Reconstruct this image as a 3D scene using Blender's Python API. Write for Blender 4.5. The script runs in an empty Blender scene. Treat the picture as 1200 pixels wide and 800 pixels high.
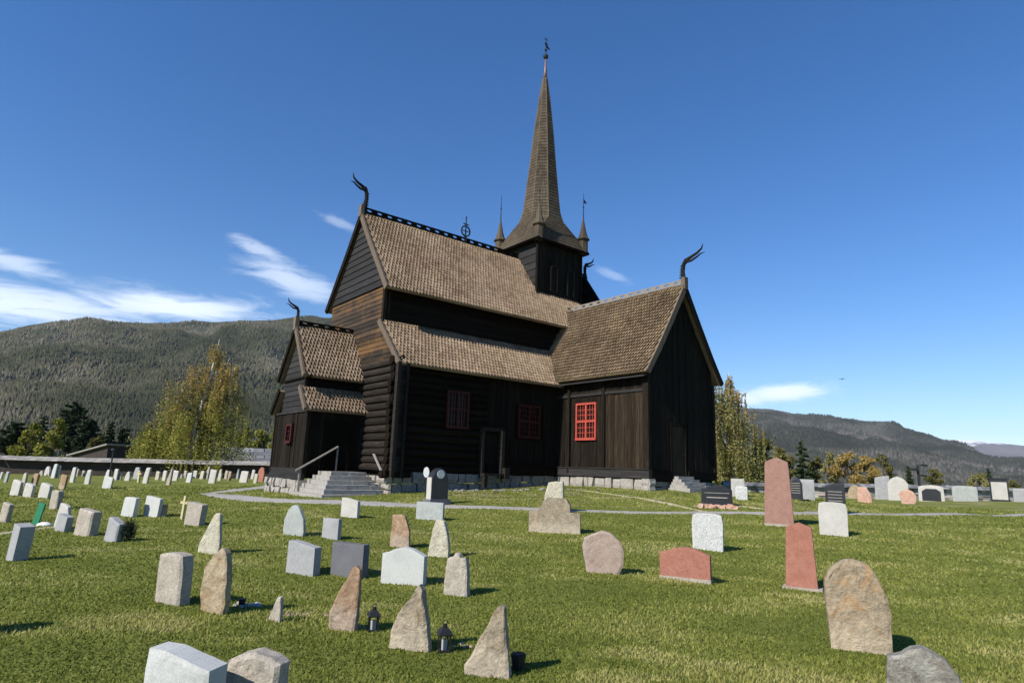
import bpy, bmesh, math, random
import numpy as np
from mathutils import Vector, Matrix, noise
R_ = math.radians
random.seed(7); RNG = np.random.default_rng(7)
scn = bpy.context.scene
COL = bpy.data.collections.new("scene_objects"); scn.collection.children.link(COL)

# ------------------------------------------------------------------ camera
FPX, PITCH, ROLL = 740.0, R_(11.535), R_(1.912)
EYE = np.array([0, 0, 1.65])
cF = np.array([0, math.cos(PITCH), math.sin(PITCH)]); _r = np.array([1.0, 0, 0]); _u = np.array([0, -math.sin(PITCH), math.cos(PITCH)])
cR = _r*math.cos(ROLL) + _u*math.sin(ROLL); cU = -_r*math.sin(ROLL) + _u*math.cos(ROLL)
cam_d = bpy.data.cameras.new("camera"); cam = bpy.data.objects.new("camera", cam_d); COL.objects.link(cam)
cam_d.sensor_width = 36; cam_d.lens = FPX/1200*36; cam_d.clip_start = 0.1; cam_d.clip_end = 60000
cam.matrix_world = Matrix(((cR[0], cU[0], -cF[0], EYE[0]), (cR[1], cU[1], -cF[1], EYE[1]), (cR[2], cU[2], -cF[2], EYE[2]), (0, 0, 0, 1)))
scn.camera = cam

def ray(px, py): return cF*FPX + cR*(px-600) - cU*(py-400)
def at_depth(px, py, d): return EYE + ray(px, py)*(d/FPX)
def depth(p): return float((np.array(p)-EYE) @ cF)

# ------------------------------------------------------------------ church frame
YAW = R_(51.378)
du = np.array([math.sin(YAW), math.cos(YAW), 0]); dw = -np.array([math.cos(YAW), -math.sin(YAW), 0])
def CW(u, w, z): return du*u + dw*w + np.array([0, 0, z])

# ------------------------------------------------------------------ ground heights (thin plate spline through surveyed spots)
_gp = [(*p[:2], p[2]) for p in
  [(-6, 0, 0), (0, 0, 0), (6, 0, 0), (-8, 6, 0), (0, 6, 0), (8, 6, 0), (-4, 9, 0), (4, 10, .02), (-14, 3, 0), (14, 4, .05), (0, 11, .03), (-30, 2, 0), (30, 4, .2)]]
for px, py, d in [(912, 620, 17.5), (940, 696, 9.6), (760, 600, 20.5), (1100, 602, 24), (838, 588, 22.3), (1013, 589, 35), (1120, 585, 44), (870, 584, 38), (1190, 588, 38),
                  (50, 556, 46), (290, 563, 42), (150, 604, 17.5), (18, 657, 10), (124, 572, 30), (240, 577, 26.5), (503, 609, 17.5), (409, 606, 17.5), (649, 585, 22), (655, 625, 15),
                  (345, 627, 13.5), (513, 583, 22), (1180, 640, 16), (976, 628, 16.5)]:
    p = at_depth(px, py, d); _gp.append((p[0], p[1], p[2]))
for u, w, z in [(20.36, 16.5, 1.13), (20.36, 21.4, 1.02), (17.6, 21.75, .9), (12.2, 21.75, .66), (9, 21.4, .5), (9, 24.5, .5), (9, 28.4, .42), (25, 16.3, 1.12), (30, 22, 1.0), (20, 32, .7), (28, 32, .8), (22.5, 14.6, 1.02)]:
    p = CW(u, w, z); _gp.append((p[0], p[1], z))
_gp = np.array(_gp, float)
def _phi(r2): return r2*np.log(r2+1e-9)*.5
_n = len(_gp); _K = _phi(((_gp[:, None, :2]-_gp[None, :, :2])**2).sum(-1)) + np.eye(_n)*6.0
_P = np.c_[np.ones(_n), _gp[:, :2]]
_A = np.block([[_K, _P], [_P.T, np.zeros((3, 3))]]); _s = np.linalg.solve(_A, np.r_[_gp[:, 2], 0, 0, 0])
def ground(x, y):
    x = np.asarray(x, float); y = np.asarray(y, float); sh = x.shape; x = x.ravel(); y = y.ravel()
    out = np.empty(len(x))
    for i in range(0, len(x), 20000):
        xx = x[i:i+20000]; yy = y[i:i+20000]
        d2 = (xx[:, None]-_gp[None, :, 0])**2 + (yy[:, None]-_gp[None, :, 1])**2
        out[i:i+20000] = _phi(d2) @ _s[:_n] + _s[_n] + _s[_n+1]*xx + _s[_n+2]*yy
    out = np.clip(out, -.3, 1.3)
    r = np.hypot(x, y); k = np.clip((r-50)/25, 0, 1); k = k*k*(3-2*k)
    out = out*(1-k) + .25*k
    k = np.clip((r-90)/500, 0, 1)
    out = out - 14*k
    und = .02*np.sin(x*.9+np.sin(y*.7)) + .015*np.sin(y*1.3+x*.4)
    out += und*np.clip(1-(r-40)/20, 0, 1)
    return out.reshape(sh)
def gz(x, y): return float(ground(np.array([x]), np.array([y]))[0])
def on_ground(px, py):
    r = ray(px, py); t = 4/FPX; prev = t
    while t < 90/FPX:
        p = EYE + r*t
        if p[2] < gz(p[0], p[1]):
            a, b = prev, t
            for _ in range(18):
                m = (a+b)/2; q = EYE + r*m
                if q[2] < gz(q[0], q[1]): b = m
                else: a = m
            return EYE + r*b
        prev = t; t *= 1.012
    r2 = r/np.hypot(r[0], r[1]); p = EYE + r2*50; p[2] = gz(p[0], p[1]); return p

# ------------------------------------------------------------------ mesh builder
class MB:
    def __init__(s): s.v = []; s.f = []; s.t = []; s.cuts = []
    def add(s, vs, fs, tone=None):
        s.cuts.append((len(s.v), len(s.f))); b = len(s.v); s.v += [tuple(map(float, p)) for p in vs]; t = random.random() if tone is None else tone
        for f in fs: s.f.append([b+i for i in f]); s.t.append(t)
    def box(s, a, b, tone=None, jit=0):
        a = [min(p, q) for p, q in zip(a, b)] if False else list(a); b = list(b)
        lo = [min(p, q) for p, q in zip(a, b)]; hi = [max(p, q) for p, q in zip(a, b)]
        vs = [(x, y, z) for z in (lo[2], hi[2]) for y in (lo[1], hi[1]) for x in (lo[0], hi[0])]
        if jit: vs = [tuple(c+random.uniform(-jit, jit) for c in p) for p in vs]
        s.add(vs, [(0, 2, 3, 1), (4, 5, 7, 6), (0, 1, 5, 4), (2, 6, 7, 3), (0, 4, 6, 2), (1, 3, 7, 5)], tone)
    def prism(s, poly, vec, tone=None):
        n = len(poly); vec = np.array(vec, float); p = [np.array(q, float) for q in poly]
        vs = p + [q+vec for q in p]
        s.add(vs, [tuple(range(n))[::-1], tuple(range(n, 2*n))] + [(i, (i+1) % n, n+(i+1) % n, n+i) for i in range(n)], tone)
    def tube(s, pts, rad, n=8, tone=None, cap=True):
        pts = [np.array(p, float) for p in pts]; m = len(pts)
        if not hasattr(rad, '__len__'): rad = [rad]*m
        vs = []; up = np.array([0, 0, 1.0]); prevx = None
        for i, p in enumerate(pts):
            d = pts[min(i+1, m-1)] - pts[max(i-1, 0)]; d = d/(np.linalg.norm(d)+1e-9)
            x = np.cross(d, up if abs(d[2]) < .9 else np.array([1.0, 0, 0])) if prevx is None else prevx - d*(prevx@d)
            x = x/(np.linalg.norm(x)+1e-9); prevx = x; y = np.cross(d, x)
            for k in range(n):
                a = 2*math.pi*k/n; vs.append(p + (x*math.cos(a)+y*math.sin(a))*rad[i])
        fs = [(i*n+k, i*n+(k+1) % n, (i+1)*n+(k+1) % n, (i+1)*n+k) for i in range(m-1) for k in range(n)]
        if cap: fs += [tuple(range(n))[::-1], tuple(range((m-1)*n, m*n))]
        s.add(vs, fs, tone)
    def loft(s, rings, tone=None, cap=True):
        n = len(rings[0]); vs = [p for r in rings for p in r]; m = len(rings)
        fs = [(i*n+k, i*n+(k+1) % n, (i+1)*n+(k+1) % n, (i+1)*n+k) for i in range(m-1) for k in range(n)]
        if cap: fs += [tuple(range(n))[::-1], tuple(range((m-1)*n, m*n))]
        s.add(vs, fs, tone)
    def build(s, name, mat, parent=None, origin=(0, 0, 0), smooth=False, fixn=True):
        me = bpy.data.meshes.new(name); o3 = np.array(origin, float)
        V = np.array(s.v, float)-o3
        me.from_pydata(V.tolist(), [], s.f); 
        if fixn:
            bm = bmesh.new(); bm.from_mesh(me); bmesh.ops.recalc_face_normals(bm, faces=bm.faces); bm.to_mesh(me); bm.free()
        at = me.attributes.new('tone', 'FLOAT', 'FACE'); at.data.foreach_set('value', np.array(s.t, np.float32))
        me.materials.append(mat); me.update()
        if smooth: me.polygons.foreach_set('use_smooth', [True]*len(me.polygons))
        o = bpy.data.objects.new(name, me); COL.objects.link(o)
        if parent: o.parent = parent
        return o
def tag(o, label=None, cat=None, group=None, kind=None):
    if label: o['label'] = label
    if cat: o['category'] = cat
    if group: o['group'] = group
    if kind: o['kind'] = kind
    return o
def empty(name, loc, rz=0):
    o = bpy.data.objects.new(name, None); o.empty_display_size = .3; COL.objects.link(o); o.location = loc; o.rotation_euler = (0, 0, rz); return o
def np_mesh(name, V, F, mat, tones=None, parent=None):
    """V (n,3), F (m,k) arrays of same size polygons"""
    me = bpy.data.meshes.new(name); V = np.ascontiguousarray(V, np.float32); F = np.ascontiguousarray(F, np.int32); k = F.shape[1]
    me.vertices.add(len(V)); me.vertices.foreach_set('co', V.ravel())
    me.loops.add(F.size); me.loops.foreach_set('vertex_index', F.ravel())
    me.polygons.add(len(F)); me.polygons.foreach_set('loop_start', np.arange(0, F.size, k, dtype=np.int32))
    me.update(calc_edges=True)
    if tones is not None:
        at = me.attributes.new('tone', 'FLOAT', 'FACE'); at.data.foreach_set('value', np.ascontiguousarray(tones, np.float32))
    me.materials.append(mat)
    o = bpy.data.objects.new(name, me); COL.objects.link(o)
    if parent: o.parent = parent
    return o

# ------------------------------------------------------------------ materials
class NT:
    def __init__(s, m): s.t = m.node_tree; s.n = s.t.nodes; s.l = s.t.links
    def node(s, typ, **kw):
        n = s.n.new(typ)
        for k, v in kw.items():
            if k.startswith('_'): setattr(n, k[1:], v)
        return n
    def link(s, a, b): s.l.new(a, b)
    def val(s, sock, v):
        if hasattr(v, 'is_linked') or hasattr(v, 'links'): s.l.new(v, sock)
        else: sock.default_value = v
    def math(s, op, a, b=0, c=None, clamp=False):
        n = s.n.new('ShaderNodeMath'); n.operation = op; n.use_clamp = clamp
        s.val(n.inputs[0], a); s.val(n.inputs[1], b)
        if c is not None: s.val(n.inputs[2], c)
        return n.outputs[0]
    def noise(s, co, scale, detail=4, rough=.55, dist=0):
        n = s.n.new('ShaderNodeTexNoise'); s.link(co, n.inputs['Vector']); n.inputs['Scale'].default_value = scale
        n.inputs['Detail'].default_value = detail; n.inputs['Roughness'].default_value = rough; n.inputs['Distortion'].default_value = dist
        return n.outputs['Fac']
    def ramp(s, fac, stops):
        n = s.n.new('ShaderNodeValToRGB'); s.link(fac, n.inputs[0]); r = n.color_ramp
        while len(r.elements) < len(stops): r.elements.new(.5)
        for e, (p, c) in zip(r.elements, stops):
            e.position = p; e.color = (*c, 1) if len(c) == 3 else c
        return n.outputs[0]
    def mix(s, fac, a, b, mode='MIX'):
        n = s.n.new('ShaderNodeMix'); n.data_type = 'RGBA'; n.blend_type = mode; s.val(n.inputs[0], fac)
        for sock, v in ((n.inputs[6], a), (n.inputs[7], b)):
            if isinstance(v, tuple): sock.default_value = (*v, 1) if len(v) == 3 else v
            else: s.link(v, sock)
        return n.outputs[2]
    def mapping(s, co, scale=(1, 1, 1), rot=(0, 0, 0), loc=(0, 0, 0)):
        n = s.n.new('ShaderNodeMapping'); s.link(co, n.inputs[0]); n.inputs['Scale'].default_value = scale; n.inputs['Rotation'].default_value = rot; n.inputs['Location'].default_value = loc
        return n.outputs[0]
def newmat(name, rough=.85, spec=.25):
    m = bpy.data.materials.new(name); m.use_nodes = True; t = NT(m); b = t.n['Principled BSDF']
    b.inputs['Roughness'].default_value = rough; b.inputs['Specular IOR Level'].default_value = spec
    t.b = b; t.co = t.n.new('ShaderNodeTexCoord').outputs['Object']; t.m = m
    t.tone = None
    return t
def tone_of(t):
    n = t.n.new('ShaderNodeAttribute'); n.attribute_name = 'tone'; return n.outputs['Fac']
def bump(t, h, strength=.5, dist=.02, normal=None):
    n = t.n.new('ShaderNodeBump'); n.inputs['Strength'].default_value = strength; n.inputs['Distance'].default_value = dist
    t.link(h, n.inputs['Height'])
    if normal: t.link(normal, n.inputs['Normal'])
    return n.outputs[0]
def wood(name, c1, c2, c3, axis, rough=.8, stain=None, stretch=14, spec=.2):
    """weathered wood: long grain along axis, per-board tone"""
    t = newmat(name, rough, spec); sc = [9, 9, 9]; sc['xyz'.index(axis)] = 9/stretch
    g = t.noise(t.mapping(t.co, tuple(sc)), 2.2, 6, .65, .3); big = t.noise(t.co, .7, 4, .6)
    col = t.ramp(g, [(.28, c1), (.55, c2), (.8, c3)])
    tv = t.math('MULTIPLY_ADD', tone_of(t), .75, .62); col = t.mix(1.0, col, t.ramp(tv, [(0, (0, 0, 0)), (1, (1, 1, 1))]), 'MULTIPLY') if False else col
    sc2 = t.n.new('ShaderNodeVectorMath'); sc2.operation = 'SCALE'; t.link(col, sc2.inputs[0]); t.link(tv, sc2.inputs['Scale']); col = sc2.outputs[0]
    if stain:
        sm = t.math('MULTIPLY', t.noise(t.mapping(t.co, tuple(x*.12 for x in sc)), 2.0, 5, .6), 1.0)
        sm = t.math('ADD', t.math('MULTIPLY', sm, .5), t.math('MULTIPLY', t.noise(t.co, 1.1, 6, .7, .5), .5)); sm = t.math('ADD', sm, t.math('MULTIPLY_ADD', tone_of(t), .10, -.04))
        col = t.mix(t.ramp(sm, [(.46, (0, 0, 0)), (.60, (.8, .8, .8))]), col, stain)
    else:
        col = t.mix(t.math('MULTIPLY', big, .5), col, tuple(x*.6 for x in c2))
    t.link(col, t.b.inputs['Base Color']); t.link(bump(t, g, .6, .015), t.b.inputs['Normal']); return t.m
def stonem(name, c1, c2, c3, scale=6, speck=0, speckc=(.02, .02, .02), lich=None, rough=.85, spec=.3, b=.35, fine=60, lowc=None):
    t = newmat(name, rough, spec); inf = t.n.new('ShaderNodeObjectInfo')
    ad = t.n.new('ShaderNodeVectorMath'); ad.operation = 'MULTIPLY_ADD'; t.link(inf.outputs['Random'], ad.inputs[0]); ad.inputs[1].default_value = (37, 91, 53); t.link(t.co, ad.inputs[2]); co = ad.outputs[0]
    n1 = t.noise(co, scale, 8, .62, .4); n2 = t.noise(co, fine, 3, .7)
    col = t.ramp(n1, [(.3, c1), (.5, c2), (.72, c3)])
    col = t.mix(.45, col, t.ramp(n2, [(.25, tuple(x*.45 for x in c2)), (.75, tuple(min(1, x*1.5) for x in c2))]))
    if speck: col = t.mix(t.ramp(t.noise(co, fine*1.3, 3, .6), [(.58-speck*.08, (0, 0, 0)), (.70-speck*.08, (.8, .8, .8))]), col, speckc)
    if lich: col = t.mix(t.ramp(t.noise(co, 4.5, 7, .7, .8), [(.52, (0, 0, 0)), (.62, (.8, .8, .8))]), col, lich)
    if lowc:
        sp = t.n.new('ShaderNodeSeparateXYZ'); t.link(t.co, sp.inputs[0])
        k = t.math('ADD', t.math('MULTIPLY', sp.outputs[2], 3.0), t.math('MULTIPLY', t.noise(co, 9, 5, .7), -1.6))
        col = t.mix(t.ramp(k, [(-.0, (.9, .9, .9)), (.25, (0, 0, 0))]) if False else t.ramp(t.math('ADD', k, .5), [(.1, (.9, .9, .9)), (.5, (0, 0, 0))]), col, lowc)
    t.link(col, t.b.inputs['Base Color'])
    n3 = t.noise(co, scale*2.3, 8, .75, .9); col = t.mix(min(.55, b*.6), col, t.ramp(n3, [(.3, tuple(x*.45 for x in c1)), (.5, c2), (.7, tuple(min(1, x*1.25) for x in c3))])); t.link(col, t.b.inputs['Base Color'])
    h = t.math('ADD', t.math('ADD', n1, n3), t.math('MULTIPLY', n2, .35)); t.link(bump(t, h, b, .03), t.b.inputs['Normal']); return t.m
def plain(name, c, rough=.6, spec=.3, metal=0, var=.25, scale=8):
    t = newmat(name, rough, spec); n = t.noise(t.co, scale, 4, .6)
    t.link(t.ramp(n, [(.25, tuple(x*(1-var) for x in c)), (.75, tuple(min(1, x*(1+var)) for x in c))]), t.b.inputs['Base Color']); t.b.inputs['Metallic'].default_value = metal
    return t.m
def leafm(name, ca, cb, cc, trans=.25):
    t = newmat(name, .7, .2); tn = tone_of(t)
    col = t.ramp(tn, [(0, ca), (.5, cb), (1, cc)]); t.link(col, t.b.inputs['Base Color'])
    tr = t.n.new('ShaderNodeBsdfTranslucent'); t.link(col, tr.inputs[0]); mx = t.n.new('ShaderNodeMixShader'); mx.inputs[0].default_value = trans
    t.link(t.b.outputs[0], mx.inputs[1]); t.link(tr.outputs[0], mx.inputs[2]); t.link(mx.outputs[0], t.n['Material Output'].inputs[0]); return t.m

M = {}
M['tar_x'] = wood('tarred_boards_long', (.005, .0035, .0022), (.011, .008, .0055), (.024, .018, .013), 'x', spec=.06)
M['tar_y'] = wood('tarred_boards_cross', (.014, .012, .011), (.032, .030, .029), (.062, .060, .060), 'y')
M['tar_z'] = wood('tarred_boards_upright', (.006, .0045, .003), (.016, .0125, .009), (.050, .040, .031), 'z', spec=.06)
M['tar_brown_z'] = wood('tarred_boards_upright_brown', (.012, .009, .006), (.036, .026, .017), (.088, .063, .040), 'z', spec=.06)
M['worn_y'] = wood('worn_brown_boards', (.018, .013, .010), (.042, .031, .022), (.09, .062, .038), 'y', stain=(.15, .078, .028))
M['log_y'] = wood('tarred_logs', (.012, .0095, .0075), (.027, .0225, .019), (.062, .053, .045), 'y', spec=.06)
M['barge'] = wood('light_barge_wood', (.07, .052, .037), (.15, .115, .083), (.23, .185, .14), 'z')
M['rail'] = wood('grey_rail_wood', (.16, .14, .12), (.26, .23, .2), (.36, .33, .29), 'x')
def shingle_mat(name, c1, c2, c3, sc=1.0):
    t = newmat(name, .8, .2); g = t.noise(t.mapping(t.co, (14, 14, 3)), 2.0, 5, .65); big = t.noise(t.co, .55, 5, .65)
    tn = t.math('ADD', t.math('MULTIPLY_ADD', tone_of(t), .32, .14), t.math('MULTIPLY', g, .4)); tn = t.math('ADD', tn, t.math('MULTIPLY_ADD', big, 1.0, -.5))
    col = t.ramp(tn, [(.08, c1), (.45, c2), (.95, c3)])
    moss = t.ramp(t.noise(t.co, .9, 6, .75), [(.56, (0, 0, 0)), (.70, (.55, .55, .55))])
    col = t.mix(moss, col, tuple(x*.45 for x in c2))
    t.link(col, t.b.inputs['Base Color']); t.link(bump(t, g, .4, .01), t.b.inputs['Normal']); return t.m
M['shingle'] = shingle_mat('roof_shingles', (.095, .060, .036), (.235, .170, .112), (.40, .31, .22))
M['shingle_t'] = shingle_mat('transept_shingles', (.075, .048, .026), (.205, .145, .085), (.36, .27, .165))
M['spire'] = shingle_mat('spire_shingles', (.030, .022, .014), (.072, .055, .036), (.125, .098, .066))
M['copper'] = plain('weathered_copper', (.20, .12, .10), .5, .5, .3)
M['red'] = plain('red_window_paint', (.36, .06, .04), .6, .3, 0, .3, 12)
M['glass'] = plain('dark_window_glass', (.008, .009, .010), .22, .25)
M['iron'] = plain('black_iron', (.015, .015, .016), .5, .4)
M['silver'] = plain('lantern_glass', (.35, .36, .36), .25, .6)
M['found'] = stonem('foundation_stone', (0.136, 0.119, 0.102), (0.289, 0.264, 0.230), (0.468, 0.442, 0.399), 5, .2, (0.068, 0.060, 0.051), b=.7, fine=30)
M['found_d'] = stonem('foundation_stone_shade', (.08, .075, .068), (.19, .18, .165), (.36, .35, .32), 5, .2, (.05, .05, .045), b=.7, fine=30)  # darker copy of the foundation stone, shade coloured in for south faces
M['step'] = stonem('step_stone', (.13, .12, .10), (.30, .28, .25), (.46, .44, .4), 5, .1, (.1, .1, .1), b=.5, fine=30)

# ------------------------------------------------------------------ world, sun, render settings
SUN_AZ, SUN_EL = R_(-131.4), R_(38.0)
sdir = Vector((math.cos(SUN_EL)*math.sin(SUN_AZ), math.cos(SUN_EL)*math.cos(SUN_AZ), math.sin(SUN_EL)))
sl = bpy.data.lights.new("sun", 'SUN'); sl.energy = 5.0; sl.angle = R_(.5); sl.color = (1.0, .945, .86)
so = bpy.data.objects.new("sun", sl); COL.objects.link(so); so.rotation_euler = sdir.to_track_quat('Z', 'Y').to_euler(); so.location = (0, 0, 60)
world = bpy.data.worlds.new("World"); scn.world = world; world.use_nodes = True
t = NT(world); bg = t.n['Background']; bg.inputs['Strength'].default_value = .112
sky = t.n.new('ShaderNodeTexSky'); sky.sky_type = 'NISHITA'; sky.sun_disc = False; sky.sun_elevation = SUN_EL; sky.sun_rotation = SUN_AZ % (2*math.pi)
sky.altitude = 400; sky.air_density = 1.0; sky.dust_density = .0; sky.ozone_density = 3.5
dirv = t.n.new('ShaderNodeTexCoord').outputs['Generated']
sp = t.n.new('ShaderNodeSeparateXYZ'); t.link(dirv, sp.inputs[0])
az = t.math('MULTIPLY', t.math('ARCTAN2', sp.outputs[0], sp.outputs[1]), 180/math.pi)
el = t.math('MULTIPLY', t.math('ARCSINE', sp.outputs[2]), 180/math.pi)
cmb = t.n.new('ShaderNodeCombineXYZ'); t.link(az, cmb.inputs[0]); t.link(el, cmb.inputs[1])
def cloud(a0, e0, ra, re, tilt, amount, soft=.9, nscale=.12, stretch=3.2, th=.5):
    c, s_ = math.cos(R_(tilt)), math.sin(R_(tilt))
    da = t.math('SUBTRACT', az, a0); de = t.math('SUBTRACT', el, e0)
    x = t.math('DIVIDE', t.math('ADD', t.math('MULTIPLY', da, c), t.math('MULTIPLY', de, s_)), ra)
    y = t.math('DIVIDE', t.math('SUBTRACT', t.math('MULTIPLY', de, c), t.math('MULTIPLY', da, s_)), re)
    r2 = t.math('ADD', t.math('MULTIPLY', x, x), t.math('MULTIPLY', y, y))
    mask = t.math('EXPONENT', t.math('MULTIPLY', r2, -soft))
    n = t.noise(t.mapping(cmb.outputs[0], (1, stretch*1.5, 1), (0, 0, -R_(tilt))), nscale*1.15, 12, .64, .9)
    k = t.math('ADD', t.math('MULTIPLY', n, 1.5), t.math('SUBTRACT', mask, 1.0+th*.5))
    return t.math('MULTIPLY', t.math('MULTIPLY', t.math('MULTIPLY', k, 2.2, clamp=True), mask, clamp=True), amount)
cl = None
for args in [(-40, 10.4, 12, 1.9, 2, .8, .8, .16, 3.5, .45), (-29, 12.0, 8.0, 1.5, 3, .85, .8, .16, 3.5, .3), (-41, 13.6, 6, 1.1, -8, .55, .9, .2, 3.5, .4),
             (-20, 15.4, 5.5, 1.5, -14, .55, .8, .22, 3.0, .35), (-23, 17.6, 3.5, .8, -16, .45, .9, .3, 3.0, .35), (-16.6, 20.9, 2.2, .45, -14, .25, .8, .3, 3, .1),
             (9.3, 17.6, 1.8, .45, -22, .22, .8, .3, 3, .1), (23.6, 7.1, 3.6, .75, 4, .95, .8, .3, 2.6, .05), (20.5, 6.6, 2.5, .7, 0, .8, .8, .3, 2.6, .1)]:
    c = cloud(*args); cl = c if cl is None else t.math('MAXIMUM', cl, c)
hsv = t.n.new('ShaderNodeHueSaturation'); hsv.inputs['Saturation'].default_value = 1.32; hsv.inputs['Hue'].default_value = .507; t.link(sky.outputs[0], hsv.inputs['Color'])
t.link(t.mix(cl, hsv.outputs[0], (7.6, 8.3, 9.2)), bg.inputs['Color'])
vs_ = scn.view_settings; vs_.view_transform = 'Standard'; vs_.look = 'None'; vs_.gamma = 1; vs_.use_curve_mapping = False; vs_.exposure = 0.47
scn.cycles.max_bounces = 6; scn.cycles.transparent_max_bounces = 8; scn.cycles.use_denoising = True; scn.cycles.volume_bounces = 0
scn.cycles.sample_clamp_indirect = 6

# ------------------------------------------------------------------ ground
def axis_pts(lo, hi, step, far, g=1.28):
    a = list(np.arange(lo, hi+1e-6, step)); d = step; x = hi
    while x < far: d *= g; x += d; a.append(x)
    d = step; x = lo
    while x > -far: d *= g; x -= d; a.insert(0, x)
    return np.array(a)
xs = axis_pts(-46, 46, .4, 9000); ys = axis_pts(-3, 62, .4, 9000)
X, Y = np.meshgrid(xs, ys); Zg = ground(X, Y)
V = np.c_[X.ravel(), Y.ravel(), Zg.ravel()]; nx, ny = len(xs), len(ys)
ii = (np.arange(ny-1)[:, None]*nx+np.arange(nx-1)[None]).ravel(); F = np.c_[ii, ii+1, ii+nx+1, ii+nx]
t = newmat('lawn', .95, .1)
n1 = t.noise(t.co, .55, 6, .62, .6); n2 = t.noise(t.co, 3.2, 6, .7, .4); n3 = t.noise(t.co, 34, 4, .7)
col = t.ramp(t.math('ADD', t.math('MULTIPLY', n1, .55), t.math('MULTIPLY', n2, .45)), [(.32, (.105, .125, .020)), (.47, (.150, .168, .030)), (.58, (.20, .205, .046)), (.72, (.29, .255, .09))])
dry = t.ramp(t.math('ADD', t.math('MULTIPLY', t.noise(t.mapping(t.co, (.6, 1.4, 1)), 1.15, 5, .7, .8), .75), t.math('MULTIPLY', n3, .25)), [(.55, (0, 0, 0)), (.66, (.75, .75, .75))])
col = t.mix(t.math('MULTIPLY', dry, .7), col, (.33, .29, .12))
col = t.mix(.5, col, t.ramp(n3, [(.25, (.06, .078, .014)), (.55, (.145, .168, .036)), (.8, (.26, .255, .09))]))
# worn bare earth on the rise below the church
spz = t.n.new('ShaderNodeSeparateXYZ'); t.link(t.co, spz.inputs[0])
bare = t.math('MULTIPLY', t.ramp(t.noise(t.mapping(t.co, (.5, 1.6, 1), (0, 0, .25)), .75, 5, .6, 1.2), [(.53, (0, 0, 0)), (.62, (1, 1, 1))]), t.ramp(spz.outputs[2], [(.5, (0, 0, 0)), (.62, (.85, .85, .85))]))
col = t.mix(bare, col, (.33, .27, .17))
t.link(col, t.b.inputs['Base Color'])
t.link(bump(t, t.math('ADD', t.math('MULTIPLY', n2, .6), t.math('MULTIPLY', n3, .5)), 1.0, .06), t.b.inputs['Normal']); M['lawn'] = t.m
gr = np_mesh('ground', V, F, M['lawn']); gr.data.polygons.foreach_set('use_smooth', [True]*len(gr.data.polygons)); tag(gr, kind='structure')

RIB = []
def ribbon(name, pts, mat, lift=.012, nc=6):
    """pts: (x, y, half width) on the ground"""
    P = []; 
    for (x0, y0, w0), (x1, y1, w1) in zip(pts[:-1], pts[1:]):
        k = max(2, int(math.hypot(x1-x0, y1-y0)/.35))
        for i in range(k): f = i/k; P.append((x0+(x1-x0)*f, y0+(y1-y0)*f, w0+(w1-w0)*f))
    P.append(pts[-1]); P = np.array(P)
    for _ in range(10): P[1:-1] = (P[:-2]+P[1:-1]*2+P[2:])/4
    T = np.gradient(P[:, :2], axis=0); T /= np.linalg.norm(T, axis=1)[:, None]+1e-9; N = np.c_[-T[:, 1], T[:, 0]]
    RIB.append(P.copy())
    n = len(P); s = np.cumsum(np.r_[0, np.hypot(*np.diff(P[:, :2], axis=0).T)])
    jl = np.array([noise.noise(Vector((a*1.7, 3.1, 0))) for a in s])*.16; jr = np.array([noise.noise(Vector((a*1.7, 9.1, 0))) for a in s])*.16
    rows = []
    for j in range(nc+1):
        f = -1+2*j/nc; off = f*P[:, 2]+(jl if f < 0 else jr)*abs(f); xy = P[:, :2]+N*off[:, None]
        rows.append(np.c_[xy, ground(xy[:, 0], xy[:, 1])+lift*(1 if abs(f) < .99 else -.6)])
    V = np.stack(rows, 1).reshape(-1, 3); m = nc+1
    ii = (np.arange(n-1)[:, None]*m+np.arange(nc)[None]).ravel(); F = np.c_[ii, ii+m, ii+m+1, ii+1]
    o = np_mesh(name, V, F, mat); tag(o, kind='structure'); o.data.polygons.foreach_set('use_smooth', [True]*len(F)); return o
t = newmat('gravel', .95, .1); n1 = t.noise(t.co, 1.1, 5, .6); n2 = t.noise(t.co, 45, 3, .7)
t.link(t.mix(.45, t.ramp(n1, [(.3, (.24, .225, .20)), (.7, (.38, .355, .32))]), t.ramp(n2, [(.25, (.12, .11, .10)), (.75, (.52, .5, .47))])), t.b.inputs['Base Color']); t.link(bump(t, n2, .7, .02), t.b.inputs['Normal']); M['gravel'] = t.m
t = newmat('bare_track', .95, .1); n1 = t.noise(t.co, 1.5, 5, .6); n2 = t.noise(t.co, 40, 3, .7)
t.link(t.mix(.4, t.ramp(n1, [(.35, (.30, .25, .16)), (.7, (.43, .37, .26))]), t.ramp(n2, [(.25, (.18, .16, .09)), (.75, (.5, .45, .33))])), t.b.inputs['Base Color']); M['track'] = t.m
def gpx(lst): return [(*on_ground(a, b)[:2], w) for a, b, w in lst]
path = ribbon('gravel_path', gpx([(236, 578, .15), (262, 580.5, .7), (300, 585, .62), (345, 587.5, .5), (400, 588.5, .5), (455, 590.5, .5), (540, 593.5, .34), (640, 597.5, .3), (760, 600, .26), (900, 602, .26), (1030, 602.5, .34), (1200, 602.5, .34), (1330, 602, .34)]), M['gravel'])
ribbon('gravel_path', gpx([(243, 578.5, .3), (262, 576.5, .5), (285, 573.5, .6), (310, 570.5, .6), (330, 568, .6)]), M['gravel'], .022)
ribbon('earth_track', gpx([(-30, 629, .1), (0, 626, .13), (30, 622, .12), (66, 617, .08)]), M['track'])
ribbon('earth_track', gpx([(742, 582, .1), (775, 587, .16), (810, 595, .12), (828, 600, .06)]), M['track'])
ribbon('earth_track', gpx([(812, 593, .05), (830, 590, .14), (862, 591, .16), (905, 598, .1), (925, 601, .05)]), M['track'], .02)
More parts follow.
